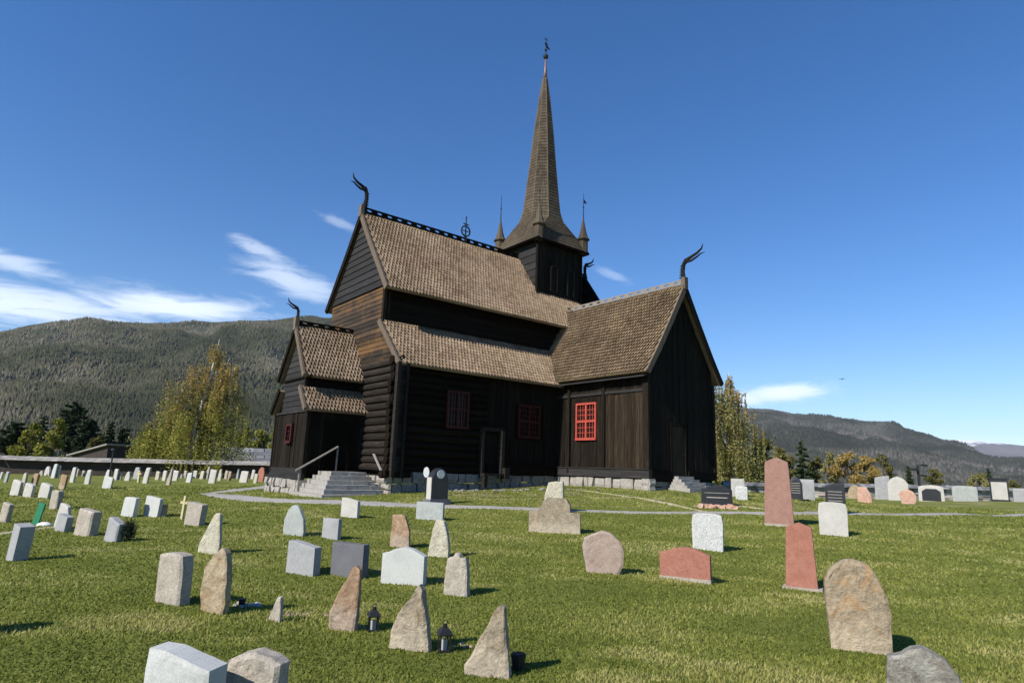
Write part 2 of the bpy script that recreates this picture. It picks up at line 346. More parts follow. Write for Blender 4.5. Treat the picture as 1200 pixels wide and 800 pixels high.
ribbon('earth_track', gpx([(665, 573, .05), (700, 577, .12), (742, 583, .08)]), M['track'])

# short mown grass blades, one sheet of growth, thinning out with distance
def grass_blades():
    Ns = 540000
    d = 3.0*np.exp(RNG.random(Ns)*math.log(38/3.0)); a = (RNG.random(Ns)*2-1)*R_(60)
    x = d*np.sin(a); y = d*np.cos(a)
    keep = np.ones(Ns, bool)
    for P in RIB:
        for a, b, w in P: keep &= (x-a)**2+(y-b)**2 > (w*(.82+.22*np.sin(x*7+y*5)*np.sin(x*3-y*4)))**2
    x, y, d = x[keep], y[keep], d[keep]; z = ground(x, y)
    pn = np.array([noise.fractal(Vector((p*.45, q*.9, 1.7)), .9, 2.1, 4) for p, q in zip(x.tolist(), y.tolist())]); pn = np.clip(pn*1.5, -1, 1); dryn = np.array([noise.fractal(Vector((p*.8+9, q*1.5, 4.7)), .8, 2.2, 5) for p, q in zip(x.tolist(), y.tolist())])
    n = len(x); h = (.014+.018*RNG.random(n))*(1+.25*pn)*(1+.03*d); w = (.004+.002*RNG.random(n))*(1+.18*d)
    th = RNG.random(n)*2*math.pi; ln = RNG.random(n)*1.0; la = RNG.random(n)*2*math.pi
    b = np.c_[x, y, z-.004]; dx = np.c_[np.cos(th), np.sin(th), np.zeros(n)]*w[:, None]
    tip = b+np.c_[np.cos(la)*ln*h, np.sin(la)*ln*h, h]
    V = np.stack([b-dx, b+dx, tip], 1).reshape(-1, 3); F = np.arange(3*n).reshape(-1, 3)
    tone = np.clip(.42+.38*pn+np.clip(dryn-.22, 0, 1)*1.3+RNG.normal(0, .2, n), 0, 1)
    return V, F, tone
M['blade'] = leafm('grass_blades', (.118, .148, .026), (.240, .262, .048), (.42, .39, .14), .45)
Vb, Fb, tb = grass_blades(); g_ = np_mesh('grass', Vb, Fb, M['blade'], tb); tag(g_, 'short mown grass covering the churchyard lawn', 'grass', kind='stuff')

# ------------------------------------------------------------------ the church
O = (18, 24, 1.0)
ow = CW(*O); church = empty('stave_church', tuple(ow), math.pi/2-YAW)
tag(church, 'dark tarred wooden stave church with shingled roofs and tall pointed spire above the graves', 'church')
WC = 26.1                                   # centre line of the nave
def cb(mb, name, mat, parent=None, smooth=False, fixn=True, label=None):
    if name in ('corner_post', 'batten', 'sill_beam') and len(mb.cuts) > 1:
        for a, b in zip(mb.cuts, mb.cuts[1:]+[(len(mb.v), len(mb.f))]):
            q = MB(); q.v = mb.v[a[0]:b[0]]; q.f = [[i-a[0] for i in f] for f in mb.f[a[1]:b[1]]]; q.t = mb.t[a[1]:b[1]]; q.cuts = [(0, 0)]; o = cb(q, name, mat, parent, smooth, fixn, label)
        return o
    o = mb.build(name, M[mat] if isinstance(mat, str) else mat, parent or church, O, smooth, fixn)
    if label: o['label'] = label
    return o
def crosspt(ax, a, c, z): return np.array((a, c, z)) if ax == 'u' else np.array((c, a, z))
def roof_side(mb, ax, a0, a1, prof, up, pitch=.14, expo=.2, slab=.10, drop=None):
    """prof: (cross, z) from ridge to eave. up = +1/-1 direction of the outward cross coordinate"""
    for (c0, z0), (c1, z1) in zip(prof[:-1], prof[1:]):
        p = [crosspt(ax, a0, c0, z0), crosspt(ax, a1, c0, z0), crosspt(ax, a1, c1, z1), crosspt(ax, a0, c1, z1)]
        n = np.cross(p[1]-p[0], p[2]-p[1]); n /= np.linalg.norm(n); n = n if n[2] > 0 else -n
        mb.prism([q-n*.015 for q in p], -n*slab, .3)
    if pitch is None: return
    segs = [(np.array(p0), np.array(p1)) for p0, p1 in zip(prof[:-1], prof[1:])]; L = [np.linalg.norm(b-a) for a, b in segs]; tot = sum(L)
    def at(s):
        for (a, b), l in zip(segs, L):
            if s <= l or (b is segs[-1][1]): return a+(b-a)*(s/l), (b-a)/l
            s -= l
    rows = int(round(tot/expo)); A = crosspt(ax, 1, 0, 0)
    for r in range(rows):
        s1 = tot-(rows-1-r)*expo+.03; s0 = s1-expo*1.35
        (q0, d0), (q1, d1) = at(max(0, s0)), at(min(tot-1e-4, s1)); ex = max(0, s1-tot)
        q1 = q1+d1*ex
        D = crosspt(ax, 0, *(q1-q0)); ln = np.linalg.norm(D); D = D/ln; N = np.cross(A, D); N = N if N[2] > 0 else -N
        B0 = crosspt(ax, 0, *q0)
        k0 = math.floor(a0/pitch); off = (r % 2)*.5*pitch
        k = k0
        while True:
            ac = k*pitch+off; k += 1
            if ac < a0+pitch*.4: continue
            if ac > a1-pitch*.4: break
            if drop and drop(ac, q1): continue
            hw = pitch*.37; j = random.uniform(-.008, .008); le = ln+random.uniform(-.015, .015); lift = .085+random.uniform(-.006, .010)
            C0 = B0+A*(ac+j)
            pt = expo*.95; top = [C0-A*hw+N*.004, C0+A*hw+N*.004, C0+A*hw+D*(le-pt)+N*(lift*.62), C0+D*le+N*lift, C0-A*hw+D*(le-pt)+N*(lift*.62)]
            vs = top+[top[2]-N*.055, top[3]-N*.055, top[4]-N*.055]
            mb.add(vs, [(0, 1, 2, 3, 4), (2, 5, 6, 3), (3, 6, 7, 4), (1, 5, 2), (0, 4, 7)])
def barge(mb, ax, a, prof, w=.2, th=.08, dirn=-1, lift=.06):
    """board along the gable edge; a = plane coordinate, sticks out in dirn"""
    P = [np.array(p, float) for p in prof]; up = []
    for i, p in enumerate(P):
        d = P[min(i+1, len(P)-1)]-P[max(i-1, 0)]; d /= np.linalg.norm(d); n = np.array((-d[1], d[0])); n = n if n[1] > 0 else -n; up.append(n)
    for i in range(len(P)-1):
        q = [P[i]+up[i]*lift, P[i+1]+up[i+1]*lift, P[i+1]-up[i+1]*(w-lift), P[i]-up[i]*(w-lift)]
        mb.prism([crosspt(ax, a, *c) for c in q], crosspt(ax, dirn*th, 0, 0), .5)
def lap_wall(mb, plane, pos, c0f, c1f, z0, z1, out, bh=.24, th=.035, skew=.0):
    """horizontal boards on the plane u=pos or w=pos; c0f/c1f give the ends at height z"""
    z = z0
    ax = 'w' if plane == 'u' else 'u'
    while z < z1-.02:
        zt = min(z1, z+bh*random.uniform(.92, 1.08)); g = .012
        a, b, c, d = c0f(z), c1f(z), c1f(zt-g), c0f(zt-g)
        if b-a > .05:
            def P(o, cc, zz): return (o, cc, zz) if plane == 'u' else (cc, o, zz)
            bo = pos+out*th; to = pos+out*.008
            vs = [P(pos, a, z), P(pos, b, z), P(pos, c, zt-g), P(pos, d, zt-g), P(bo, a, z), P(bo, b, z), P(to, c, zt-g), P(to, d, zt-g)]
            mb.add(vs, [(0, 1, 2, 3), (4, 5, 6, 7), (0, 1, 5, 4), (3, 2, 6, 7), (0, 3, 7, 4), (1, 2, 6, 5)])
        z = zt
def vert_wall(mb, plane, pos, c0, c1, z0, z1f, out, bw=.2, holes=()):
    c = c0
    while c < c1-.01:
        ce = min(c1, c+bw*random.uniform(.8, 1.25)); g = .008; o = pos+out*random.choice((.03, .034, .05, .052))
        zs = [(z0, None)]
        spans = [(z0, 99)]
        for h0, h1, hz0, hz1 in holes:
            if ce > h0+.02 and c < h1-.02:
                ns = []
                for s0, s1 in spans:
                    if hz0 > s0: ns.append((s0, hz0))
                    ns.append((hz1, s1))
                spans = ns
        for s0, s1 in spans:
            t0, t1 = min(s1, z1f(c)), min(s1, z1f(ce-g))
            if t0 <= s0 and t1 <= s0: continue
            def P(oo, cc, zz): return (oo, cc, zz) if plane == 'u' else (cc, oo, zz)
            vs = [P(pos, c, s0), P(pos, ce-g, s0), P(pos, ce-g, t1), P(pos, c, t0), P(o, c, s0), P(o, ce-g, s0), P(o, ce-g, t1), P(o, c, t0)]
            mb.add(vs, [(0, 1, 2, 3), (4, 5, 6, 7), (0, 1, 5, 4), (3, 2, 6, 7), (0, 3, 7, 4), (1, 2, 6, 5)])
        c = ce
def rubble(mb, p0, p1, z0f, z1, thick, rows, out):
    """uneven stones laid between p0 and p1 (u,w), facing out (2-vector)"""
    p0 = np.array(p0, float); p1 = np.array(p1, float); L = np.linalg.norm(p1-p0); d = (p1-p0)/L; out = np.array(out, float)
    zb = z0f(0); cur = 0
    for r in range(rows):
        s = -.02
        while s < L-.05:
            l = random.uniform(.28, .75); e = min(L+.02, s+l); m0, m1 = z0f(max(0, s)), z0f(min(L, e))
            za = m0+(z1-m0)*r/rows; zc = z1+random.uniform(-.03, .0) if r == rows-1 else m0+(z1-m0)*(r+1)/rows-.015+random.uniform(-.03, .03)
            o = random.uniform(-.02, .06)
            q = [p0+d*(s+.012), p0+d*(e-.012)]
            B = []
            for zz, ins in ((za, 0), (za+.4*(zc-za), .03), (zc, -.0)):
                for qq, sd in ((q[0], 1), (q[1], -1)):
                    pp = qq+d*sd*random.uniform(0, .05)+out*(o+ins+random.uniform(-.025, .025)); B.append((pp[0], pp[1], zz+random.uniform(-.012, .012)))
            bk = []
            for zz in (za, zc):
                for qq in q: pp = qq-out*thick; bk.append((pp[0], pp[1], zz))
            vs = B+bk
            mb.add(vs, [(0, 1, 3, 2), (2, 3, 5, 4), (4, 5, 9, 8), (0, 2, 4, 8, 6), (1, 3, 5, 9, 7), (6, 7, 9, 8)])
            s = e

# --- foundations
gg = lambda u, w: gz(*CW(u, w, 0)[:2])-.08
mb = MB(); rubble(mb, (11.84, 21.8), (20.4, 21.8), lambda s: gg(11.84+s, 21.7), 1.46, .35, 2, (0, -1)); f1 = cb(mb, 'foundation', 'found_d', label='rubble stone footing under the nave, toned dark for shade')
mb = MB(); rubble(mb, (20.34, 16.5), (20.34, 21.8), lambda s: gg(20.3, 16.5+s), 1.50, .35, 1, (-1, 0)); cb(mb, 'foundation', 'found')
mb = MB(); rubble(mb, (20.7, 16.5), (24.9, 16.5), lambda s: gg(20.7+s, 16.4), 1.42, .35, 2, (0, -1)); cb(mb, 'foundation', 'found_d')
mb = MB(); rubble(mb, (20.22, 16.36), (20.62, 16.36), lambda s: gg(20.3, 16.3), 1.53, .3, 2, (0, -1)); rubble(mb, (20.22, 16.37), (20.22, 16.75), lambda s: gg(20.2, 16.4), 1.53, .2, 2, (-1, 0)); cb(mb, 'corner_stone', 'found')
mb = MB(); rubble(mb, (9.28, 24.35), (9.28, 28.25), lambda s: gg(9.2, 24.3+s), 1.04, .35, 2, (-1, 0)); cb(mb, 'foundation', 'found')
mb = MB(); rubble(mb, (11.66, 21.72), (11.66, 23.6), lambda s: gg(11.6, 21.7+s), 1.30, .12, 3, (-1, 0)); cb(mb, 'foundation', 'found')

# --- nave: log walls low, plank walls high
mb = MB(); mb.box((11.95, 21.95, 1.3), (20.4, 22.15, 6.0), .3); mb.box((12.0, 23.5, 5.5), (26.4, 28.7, 9.3), .2); mb.box((11.95, 22.0, 1.3), (12.2, 30.2, 5.8), .2); mb.box((26.2, 22.2, .5), (26.4, 30.2, 5.8), .2); cb(mb, 'core_wall', 'tar_x')
mb = MB(); zz = 1.45; k = 0; LOGW = []
while zz < 5.6:
    r = .155*random.uniform(.93, 1.07); LOGW.append((zz+r, r)); zz += 2*r*.95; k += 1
for z, r in LOGW:                                   # south log wall, left half of the nave
    mb.tube([(11.55+random.uniform(-.07, .07), 21.92, z), (13.5, 21.91+random.uniform(-.01, .01), z+random.uniform(-.01, .01)), (16.2, 21.92, z)], [r*1.06, r, r], 10)
cb(mb, 'log_wall', 'tar_x', smooth=False)
mb = MB()
for i, (z, r) in enumerate(LOGW):                   # west log wall, its ends crossing the corner
    mb.tube([(11.86, 21.56+random.uniform(-.05, .05), z-r*.0), (11.87, 23, z+random.uniform(-.012, .012)), (11.86, 25.2, z)], [r*1.05, r, r], 10)
cb(mb, 'log_wall', 'log_y')
mb = MB(); mb.box((11.58, 21.42, 1.3), (11.72, 21.62, 5.6)); mb.box((11.98, 21.45, 1.3), (12.10, 21.60, 5.6)); cb(mb, 'corner_post', 'log_y')
mb = MB(); mb.box((11.4, 21.55, 1.28), (12.1, 22.0, 1.5)); mb.tube([(11.35, 21.85, 1.36), (12.6, 21.85, 1.36)], .15, 9); cb(mb, 'sill_beam', 'tar_x')
# the planked half of the south wall, with sill, posts and rail
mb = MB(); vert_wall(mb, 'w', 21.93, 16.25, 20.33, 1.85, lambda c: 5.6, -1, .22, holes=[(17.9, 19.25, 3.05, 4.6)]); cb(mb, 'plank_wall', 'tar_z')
mb = MB(); mb.box((16.2, 21.7, 1.46), (20.34, 21.95, 1.84)); mb.box((16.2, 21.66, 1.85), (20.34, 21.9, 1.90)); cb(mb, 'sill_beam', 'tar_x')
mb = MB()
for u in (17.5, 18.55, 19.0, 19.5): mb.box((u, 21.83, 1.9), (u+.09, 21.95, 3.0))
cb(mb, 'batten', 'tar_z')
# upper west wall: worn brown planks then grey gable boards
mb = MB(); lap_wall(mb, 'u', 11.80, lambda z: 23.42 if z > 7.6 else 23.42-(7.6-z)*.86, lambda z: 28.85, 5.72, 9.12, -1, .20, .03); cb(mb, 'west_wall', 'worn_y', label='horizontal planks worn to warm brown under the west gable')
NR = [(WC-.0, 13.18), (WC-1.2, 11.50), (WC-2.4, 9.95), (WC-3.15, 8.95)]      # south slope (ridge to eave)
NRn = [(2*WC-a, b) for a, b in NR]
def nz(w): return 13.05-abs(w-WC)*1.36
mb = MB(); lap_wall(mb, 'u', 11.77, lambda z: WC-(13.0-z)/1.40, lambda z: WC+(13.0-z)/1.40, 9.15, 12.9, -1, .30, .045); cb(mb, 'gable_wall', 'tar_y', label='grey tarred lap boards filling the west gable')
mb = MB(); mb.box((11.74, 23.36, 7.3), (11.90, 23.52, 9.1)); mb.box((11.96, 23.36, 7.3), (12.05, 23.45, 9.0)); cb(mb, 'corner_post', 'tar_z')
mb = MB(); lap_wall(mb, 'w', 23.5, lambda z: 11.85, lambda z: 22.3, 7.3, 9.2, -1, .25); cb(mb, 'clerestory_wall', 'tar_x')
mb = MB(); vert_wall(mb, 'w', 21.96, 20.3, 20.5, 1.5, lambda c: 5.6, -1); cb(mb, 'plank_wall', 'tar_z')

# --- nave roofs
mb = MB(); roof_side(mb, 'u', 24.32, 26.4, NR, -1, .165, .22); cb(mb, 'chancel_roof', 'tar_x', fixn=False)
mb = MB(); roof_side(mb, 'u', 11.66, 24.3, NR, -1, .165, .22, drop=lambda a, q: (21.2 < a < 24.3 and q[1] > 11.0) or a > 22.9 and q[1] < 10.2); cb(mb, 'nave_roof', 'shingle', fixn=False)
mb = MB(); roof_side(mb, 'u', 11.66, 26.4, NRn, 1, None); cb(mb, 'nave_roof', 'shingle')
LR = [(23.42, 7.62), (22.4, 6.58), (21.45, 5.60)]
mb = MB(); roof_side(mb, 'u', 11.66, 22.2, LR, -1, .165, .22); cb(mb, 'aisle_roof', 'shingle', fixn=False)
mb = MB(); roof_side(mb, 'u', 11.66, 26.5, [(2*WC-a, b) for a, b in LR], 1, None); cb(mb, 'aisle_roof', 'shingle')
mb = MB(); barge(mb, 'u', 11.66, NR, .24); cb(mb, 'barge_board', 'barge'); mb = MB(); barge(mb, 'u', 26.4, NR, .24, dirn=1); cb(mb, 'barge_board', 'tar_z')
mb = MB(); barge(mb, 'u', 11.66, NRn, .26); cb(mb, 'barge_board', 'tar_z'); mb = MB(); barge(mb, 'u', 26.4, NRn, .24, dirn=1); cb(mb, 'barge_board', 'tar_z')
mb = MB(); barge(mb, 'u', 11.66, LR, .22); cb(mb, 'barge_board', 'barge')
mb = MB(); mb.prism([(11.72, 23.4, 9.12), (11.72, 23.1, 9.0), (22.2, 23.1, 9.0), (22.2, 23.4, 9.12)], (0, 0, -.05)); mb.prism([(11.75, 21.95, 5.75), (11.75, 21.6, 5.55), (20.2, 21.6, 5.55), (20.2, 21.95, 5.75)], (0, 0, -.05)); cb(mb, 'soffit', 'tar_x')
# --- chancel beyond the crossing
mb = MB(); lap_wall(mb, 'w', 23.5, lambda z: 24.6, lambda z: 26.1, 5.0, 9.2, -1); mb.prism([(26.1, 23.5, 5), (26.1, 28.7, 5), (26.1, 28.7, 9.1), (26.1, 26.1, 12.9), (26.1, 23.5, 9.1)], (.1, 0, 0)); cb(mb, 'chancel_wall', 'tar_y')
mb = MB(); mb.box((24.8, 22.2, 1.0), (26.3, 22.4, 5.5)); roof_side(mb, 'u', 24.6, 26.6, LR, -1, .155, .21); cb(mb, 'chancel_aisle', 'shingle', fixn=False)

# --- ridge comb with cut-out openings
def comb(mb, ax, a0, a1, c, z, h=.30, th=.05, step=.52, z1=None):
    n = int((a1-a0)/step); st = (a1-a0)/n; A = crosspt(ax, 1, 0, 0); T = crosspt(ax, 0, th, 0)
    def Pt(a, hh): return crosspt(ax, a, c-th/2, z+hh)
    mb.prism([Pt(a0, -.14), Pt(a1, -.14), Pt(a1, h*.3), Pt(a0, h*.3)], T, .4)
    mb.prism([Pt(a0, h*.68), Pt(a1, h*.68), Pt(a1, h), Pt(a0, h)], T, .4)
    for i in range(n+1):
        a = a0+i*st; w = st*.26
        mb.prism([Pt(a-w*1.5, h*.3), Pt(a+w*1.5, h*.3), Pt(a+w*.9, h*.5), Pt(a+w*1.4, h*.68), Pt(a-w*1.4, h*.68), Pt(a-w*.9, h*.5)], T, .4)
mb = MB(); comb(mb, 'u', 11.75, 21.4, WC, 13.22, .27); cb(mb, 'ridge_comb', 'tar_x', label='carved openwork comb along the nave ridge')
mb = MB(); comb(mb, 'u', 24.4, 26.35, WC, 13.22, .27); cb(mb, 'ridge_comb', 'tar_x')

# --- transept
UT = 22.58; TR = [(UT, 9.92), (UT-1.0, 8.28), (UT-1.9, 6.86), (UT-2.65, 5.78)]; TRr = [(2*UT-a, b) for a, b in TR]
W0 = 16.43
def tz(u): return min(9.7, 9.75-abs(u-UT)*1.60)
mb = MB(); mb.box((20.45, 16.6, 1.2), (20.6, 22, 6.2), .2); mb.box((24.65, 16.6, 1.2), (24.8, 23, 6.2), .2); mb.prism([(20.45, 16.55, 1.2), (24.75, 16.55, 1.2), (24.75, 16.55, 6.2), (UT, 16.55, 9.6), (20.45, 16.55, 6.2)], (0, .15, 0), .2); cb(mb, 'core_wall', 'tar_z')
WIN = (19.33, 20.59, 3.07, 4.73)
zf = lambda c: 5.9
mb = MB(); vert_wall(mb, 'u', 20.40, 18.98, 21.9, 1.90, lambda c: 5.02, -1, .19, holes=[(WIN[0], WIN[1], WIN[2], WIN[3])]); vert_wall(mb, 'u', 20.40, 16.55, 21.9, 5.16, zf, -1, .22); cb(mb, 'plank_wall', 'tar_z')
mb = MB(); vert_wall(mb, 'u', 20.40, 16.72, 18.82, 1.90, lambda c: 5.02, -1, .2); cb(mb, 'plank_wall', 'tar_brown_z', label='upright planks bleached brown beside the red window')
mb = MB(); mb.box((20.28, 18.82, 1.6), (20.42, 18.98, 5.75)); mb.box((20.28, 16.43, 1.5), (20.45, 16.72, 5.75)); mb.box((20.24, 20.95, 1.6), (20.4, 21.08, 5.6)); cb(mb, 'corner_post', 'tar_z')
mb = MB(); mb.box((20.30, 16.7, 5.03), (20.42, 21.9, 5.15)); cb(mb, 'top_rail', 'tar_y')
mb = MB(); mb.box((20.24, 16.40, 1.52), (20.42, 21.8, 1.85)); mb.box((20.20, 16.40, 1.855), (20.40, 21.8, 1.895)); cb(mb, 'sill_beam', 'tar_y')
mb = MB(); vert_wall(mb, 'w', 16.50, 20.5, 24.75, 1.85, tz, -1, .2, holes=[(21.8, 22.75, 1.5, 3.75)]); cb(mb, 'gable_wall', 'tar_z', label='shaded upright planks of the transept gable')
mb = MB(); mb.box((20.42, 16.38, 1.42), (21.75, 16.55, 1.78)); mb.box((22.85, 16.38, 1.5), (24.85, 16.55, 1.8)); mb.box((20.42, 16.35, 1.79), (21.75, 16.5, 1.83)); mb.box((22.85, 16.35, 1.81), (24.9, 16.5, 1.85)); cb(mb, 'sill_beam', 'tar_x')
mb = MB(); mb.box((24.72, 16.40, 1.6), (24.90, 16.6, 5.7)); cb(mb, 'corner_post', 'tar_z')
d = MB(); d.box((21.85, 16.50, 1.55), (22.7, 16.56, 3.7)); door = cb(d, 'door', 'tar_brown_z')
d = MB(); d.box((21.74, 16.44, 1.5), (21.84, 16.56, 3.85)); d.box((22.71, 16.44, 1.5), (22.81, 16.56, 3.85)); d.box((21.74, 16.43, 3.72), (22.81, 16.56, 3.86)); cb(d, 'door_frame', 'tar_z', door)
d = MB(); d.tube([(22.55, 16.46, 2.55), (22.55, 16.42, 2.55), (22.45, 16.42, 2.55)], .018, 6); cb(d, 'door_handle', 'iron', door)
mb = MB(); roof_side(mb, 'w', 16.22, 24.2, TR, -1, .155, .20, drop=lambda a, q: a > 23.45 and q[1] < 9.5); cb(mb, 'transept_roof', 'shingle_t', fixn=False)
mb = MB(); roof_side(mb, 'w', 16.22, 24.2, TRr, 1, None); cb(mb, 'transept_roof', 'shingle_t')
mb = MB(); barge(mb, 'w', 16.22, TR, .24); cb(mb, 'barge_board', 'barge')
mb = MB(); barge(mb, 'w', 16.22, TRr, .24); cb(mb, 'barge_board', 'tar_z')
mb = MB(); comb(mb, 'w', 16.35, 23.2, UT, 9.97, .21, .05, .5); cb(mb, 'ridge_comb', 'rail', label='pale weathered comb along the transept ridge')
mb = MB(); mb.prism([(20.25, 16.4, 5.72), (19.98, 16.4, 5.62), (19.98, 21.6, 5.62), (20.25, 21.6, 5.72)], (0, 0, -.05)); cb(mb, 'soffit', 'tar_y')

# --- windows
def window(plane, pos, c0, c1, z0, z1, out, mat, nxp=2, nyp=2, sub=3, fw=.09, name='window'):
    def B(m, a, b, o0, o1, za, zb): m.box((pos+out*o0, a, za), (pos+out*o1, b, zb), .5) if plane == 'u' else m.box((a, pos+out*o0, za), (b, pos+out*o1, zb), .5)
    m = MB(); B(m, c0, c1, .0, .10, z1-fw, z1); B(m, c0, c1, .0, .12, z0, z0+fw*1.2); B(m, c0, c0+fw, .0, .10, z0+fw*1.2, z1-fw); B(m, c1-fw, c1, .0, .10, z0+fw*1.2, z1-fw)
    o = cb(m, name, mat)
    m = MB(); ci0, ci1, zi0, zi1 = c0+fw, c1-fw, z0+fw*1.2, z1-fw; cm, zm = (ci0+ci1)/2, (zi0+zi1)/2
    for i in range(1, nxp): c = ci0+(ci1-ci0)*i/nxp; B(m, c-.05, c+.05, .005, .085, zi0, zi1)
    for j in range(1, nyp):
        z = zi0+(zi1-zi0)*j/nyp
        for i in range(nxp):
            ca, cb_ = ci0+(ci1-ci0)*i/nxp+(.05 if i else 0), ci0+(ci1-ci0)*(i+1)/nxp-(.05 if i < nxp-1 else 0); B(m, ca, cb_, .008, .08, z-.05, z+.05)
    for i in range(nxp):
        ca, cb_ = ci0+(ci1-ci0)*i/nxp+(.05 if i else 0), ci0+(ci1-ci0)*(i+1)/nxp-(.05 if i < nxp-1 else 0)
        for j in range(nyp):
            za, zb = zi0+(zi1-zi0)*j/nyp+(.05 if j else 0), zi0+(zi1-zi0)*(j+1)/nyp-(.05 if j < nyp-1 else 0)
            for k in range(1, sub):
                c = ca+(cb_-ca)*k/sub; B(m, c-.012, c+.012, .01, .05, za, zb); z = za+(zb-za)*k/sub; B(m, ca, cb_, .012, .045, z-.012, z+.012)
    cb(m, 'muntin', mat, o)
    m = MB(); B(m, ci0, ci1, -.03, .0, zi0, zi1); cb(m, 'pane', 'glass', o)
    return o
w = window('u', 20.38, WIN[0], WIN[1], WIN[2], WIN[3], -1, 'red'); w['label'] = 'bright red many paned window on the transept'
M['red_dark'] = plain('shaded_red_window_paint', (.045, .009, .006), .7, .2, 0, .3, 12)  # red darkened to put the south windows in shade; porch window shares it
window('w', 21.75, 14.05, 15.15, 3.25, 4.80, -1, 'red_dark'); window('w', 21.86, 17.92, 19.22, 3.08, 4.57, -1, 'red_dark')
# portal in the south wall
d = MB(); d.box((15.98, 21.80, 1.55), (16.80, 21.86, 3.1)); door = cb(d, 'door', 'tar_z')
d = MB(); d.box((15.84, 21.58, 1.3), (15.96, 21.78, 3.25)); d.box((16.82, 21.5, 1.3), (16.98, 21.78, 3.3)); d.box((15.84, 21.6, 3.26), (16.98, 21.8, 3.42)); cb(d, 'door_frame', 'log_y', door)
d = MB(); d.box((15.80, 21.3, 1.42), (16.9, 21.57, 1.50)); d.box((16.84, 21.25, 1.3), (17.1, 21.45, 1.75)); d.box((15.84, 21.35, .95), (16.0, 21.5, 1.42)); cb(d, 'threshold', 'log_y')

# --- west porch
PC = 26.2; PU = 9.35; UR = [(PC, 7.38), (PC-.8, 6.22), (PC-1.55, 5.12)]; PL = [(PC-1.2, 4.72), (PC-2.0, 3.76)]
mir = lambda pr, c: [(2*c-a, b) for a, b in pr]
mb = MB(); mb.box((9.45, 24.5, 1.1), (11.8, 24.6, 3.9), .2); mb.box((9.45, 25.05, 3.7), (11.8, 27.35, 5.4), .2); mb.prism([(9.45, 24.5, 1.1), (9.45, 27.9, 1.1), (9.45, 27.9, 3.8), (9.45, 27.35, 4.6), (9.45, 27.3, 5.3), (9.45, PC, 7.1), (9.45, 25.1, 5.3), (9.45, 25.05, 4.6), (9.45, 24.5, 3.8)], (.15, 0, 0), .2); mb.box((9.45, 27.8, 1.1), (11.8, 27.9, 3.9), .2); cb(mb, 'core_wall', 'tar_z')
mb = MB(); vert_wall(mb, 'u', PU+.06, 24.45, 28.02, 1.48, lambda c: 3.66, -1, .2, holes=[(25.72, 26.42, 2.42, 3.25)]); cb(mb, 'plank_wall', 'tar_z')
mb = MB(); mb.box((PU-.02, 24.40, 1.04), (PU+.12, 28.12, 1.25)); mb.box((PU+.0, 24.42, 1.255), (PU+.12, 28.08, 1.475)); mb.box((PU-.03, 24.42, 3.67), (PU+.1, 28.0, 3.74)); cb(mb, 'sill_beam', 'tar_y')
mb = MB(); lap_wall(mb, 'u', PU+.06, lambda z: 24.98, lambda z: 27.42, 3.76, 5.06, -1, .22); lap_wall(mb, 'u', PU+.04, lambda z: PC-(7.15-z)/1.45, lambda z: PC+(7.15-z)/1.45, 5.14, 7.1, -1, .24); cb(mb, 'gable_wall', 'tar_y')
mb = MB(); mb.box((PU-.04, 24.5, 5.06), (PU+.1, 27.9, 5.13)); mb.box((PU-.02, 24.36, 1.3), (PU+.12, 24.5, 3.7)); mb.box((PU-.02, 24.92, 4.2), (PU+.1, 25.02, 5.1)); mb.box((PU-.02, 28.0, 1.3), (PU+.1, 28.1, 3.7)); cb(mb, 'corner_post', 'tar_z')
mb = MB(); vert_wall(mb, 'w', 24.52, 9.5, 11.8, 1.3, lambda c: 3.7, -1, .2, holes=[(10.2, 11.2, 1.3, 3.3)]); cb(mb, 'plank_wall', 'tar_z')
mb = MB(); lap_wall(mb, 'w', 25.08, lambda z: 9.4, lambda z: 11.8, 4.6, 5.3, -1, .2); cb(mb, 'clerestory_wall', 'tar_x')
d = MB(); d.box((10.25, 24.5, 1.35), (11.15, 24.58, 3.25)); door = cb(d, 'door', 'tar_z')
d = MB(); d.box((10.1, 24.42, 1.3), (10.22, 24.56, 3.4)); d.box((11.18, 24.42, 1.3), (11.3, 24.56, 3.4)); d.box((10.1, 24.41, 3.27), (11.3, 24.56, 3.4)); cb(d, 'door_frame', 'tar_x', door)
for nm, pr in (('porch_roof', UR), ('porch_roof', PL)):
    mb = MB(); roof_side(mb, 'u', 9.2, 11.85, pr, -1, .15, .2); cb(mb, nm, 'shingle', fixn=False)
    mb = MB(); roof_side(mb, 'u', 9.2, 11.85, mir(pr, PC), 1, None); cb(mb, nm, 'shingle')
    mb = MB(); barge(mb, 'u', 9.2, pr, .2); cb(mb, 'barge_board', 'barge')
    mb = MB(); barge(mb, 'u', 9.2, mir(pr, PC), .2); cb(mb, 'barge_board', 'tar_z')
mb = MB(); comb(mb, 'u', 9.3, 11.75, PC, 7.44, .19, .05, .45); cb(mb, 'ridge_comb', 'tar_x')
w = window('u', PU, 25.74, 26.40, 2.44, 3.23, -1, 'red_dark', 1, 1, 3, .09); w['label'] = 'small red framed window low on the porch'

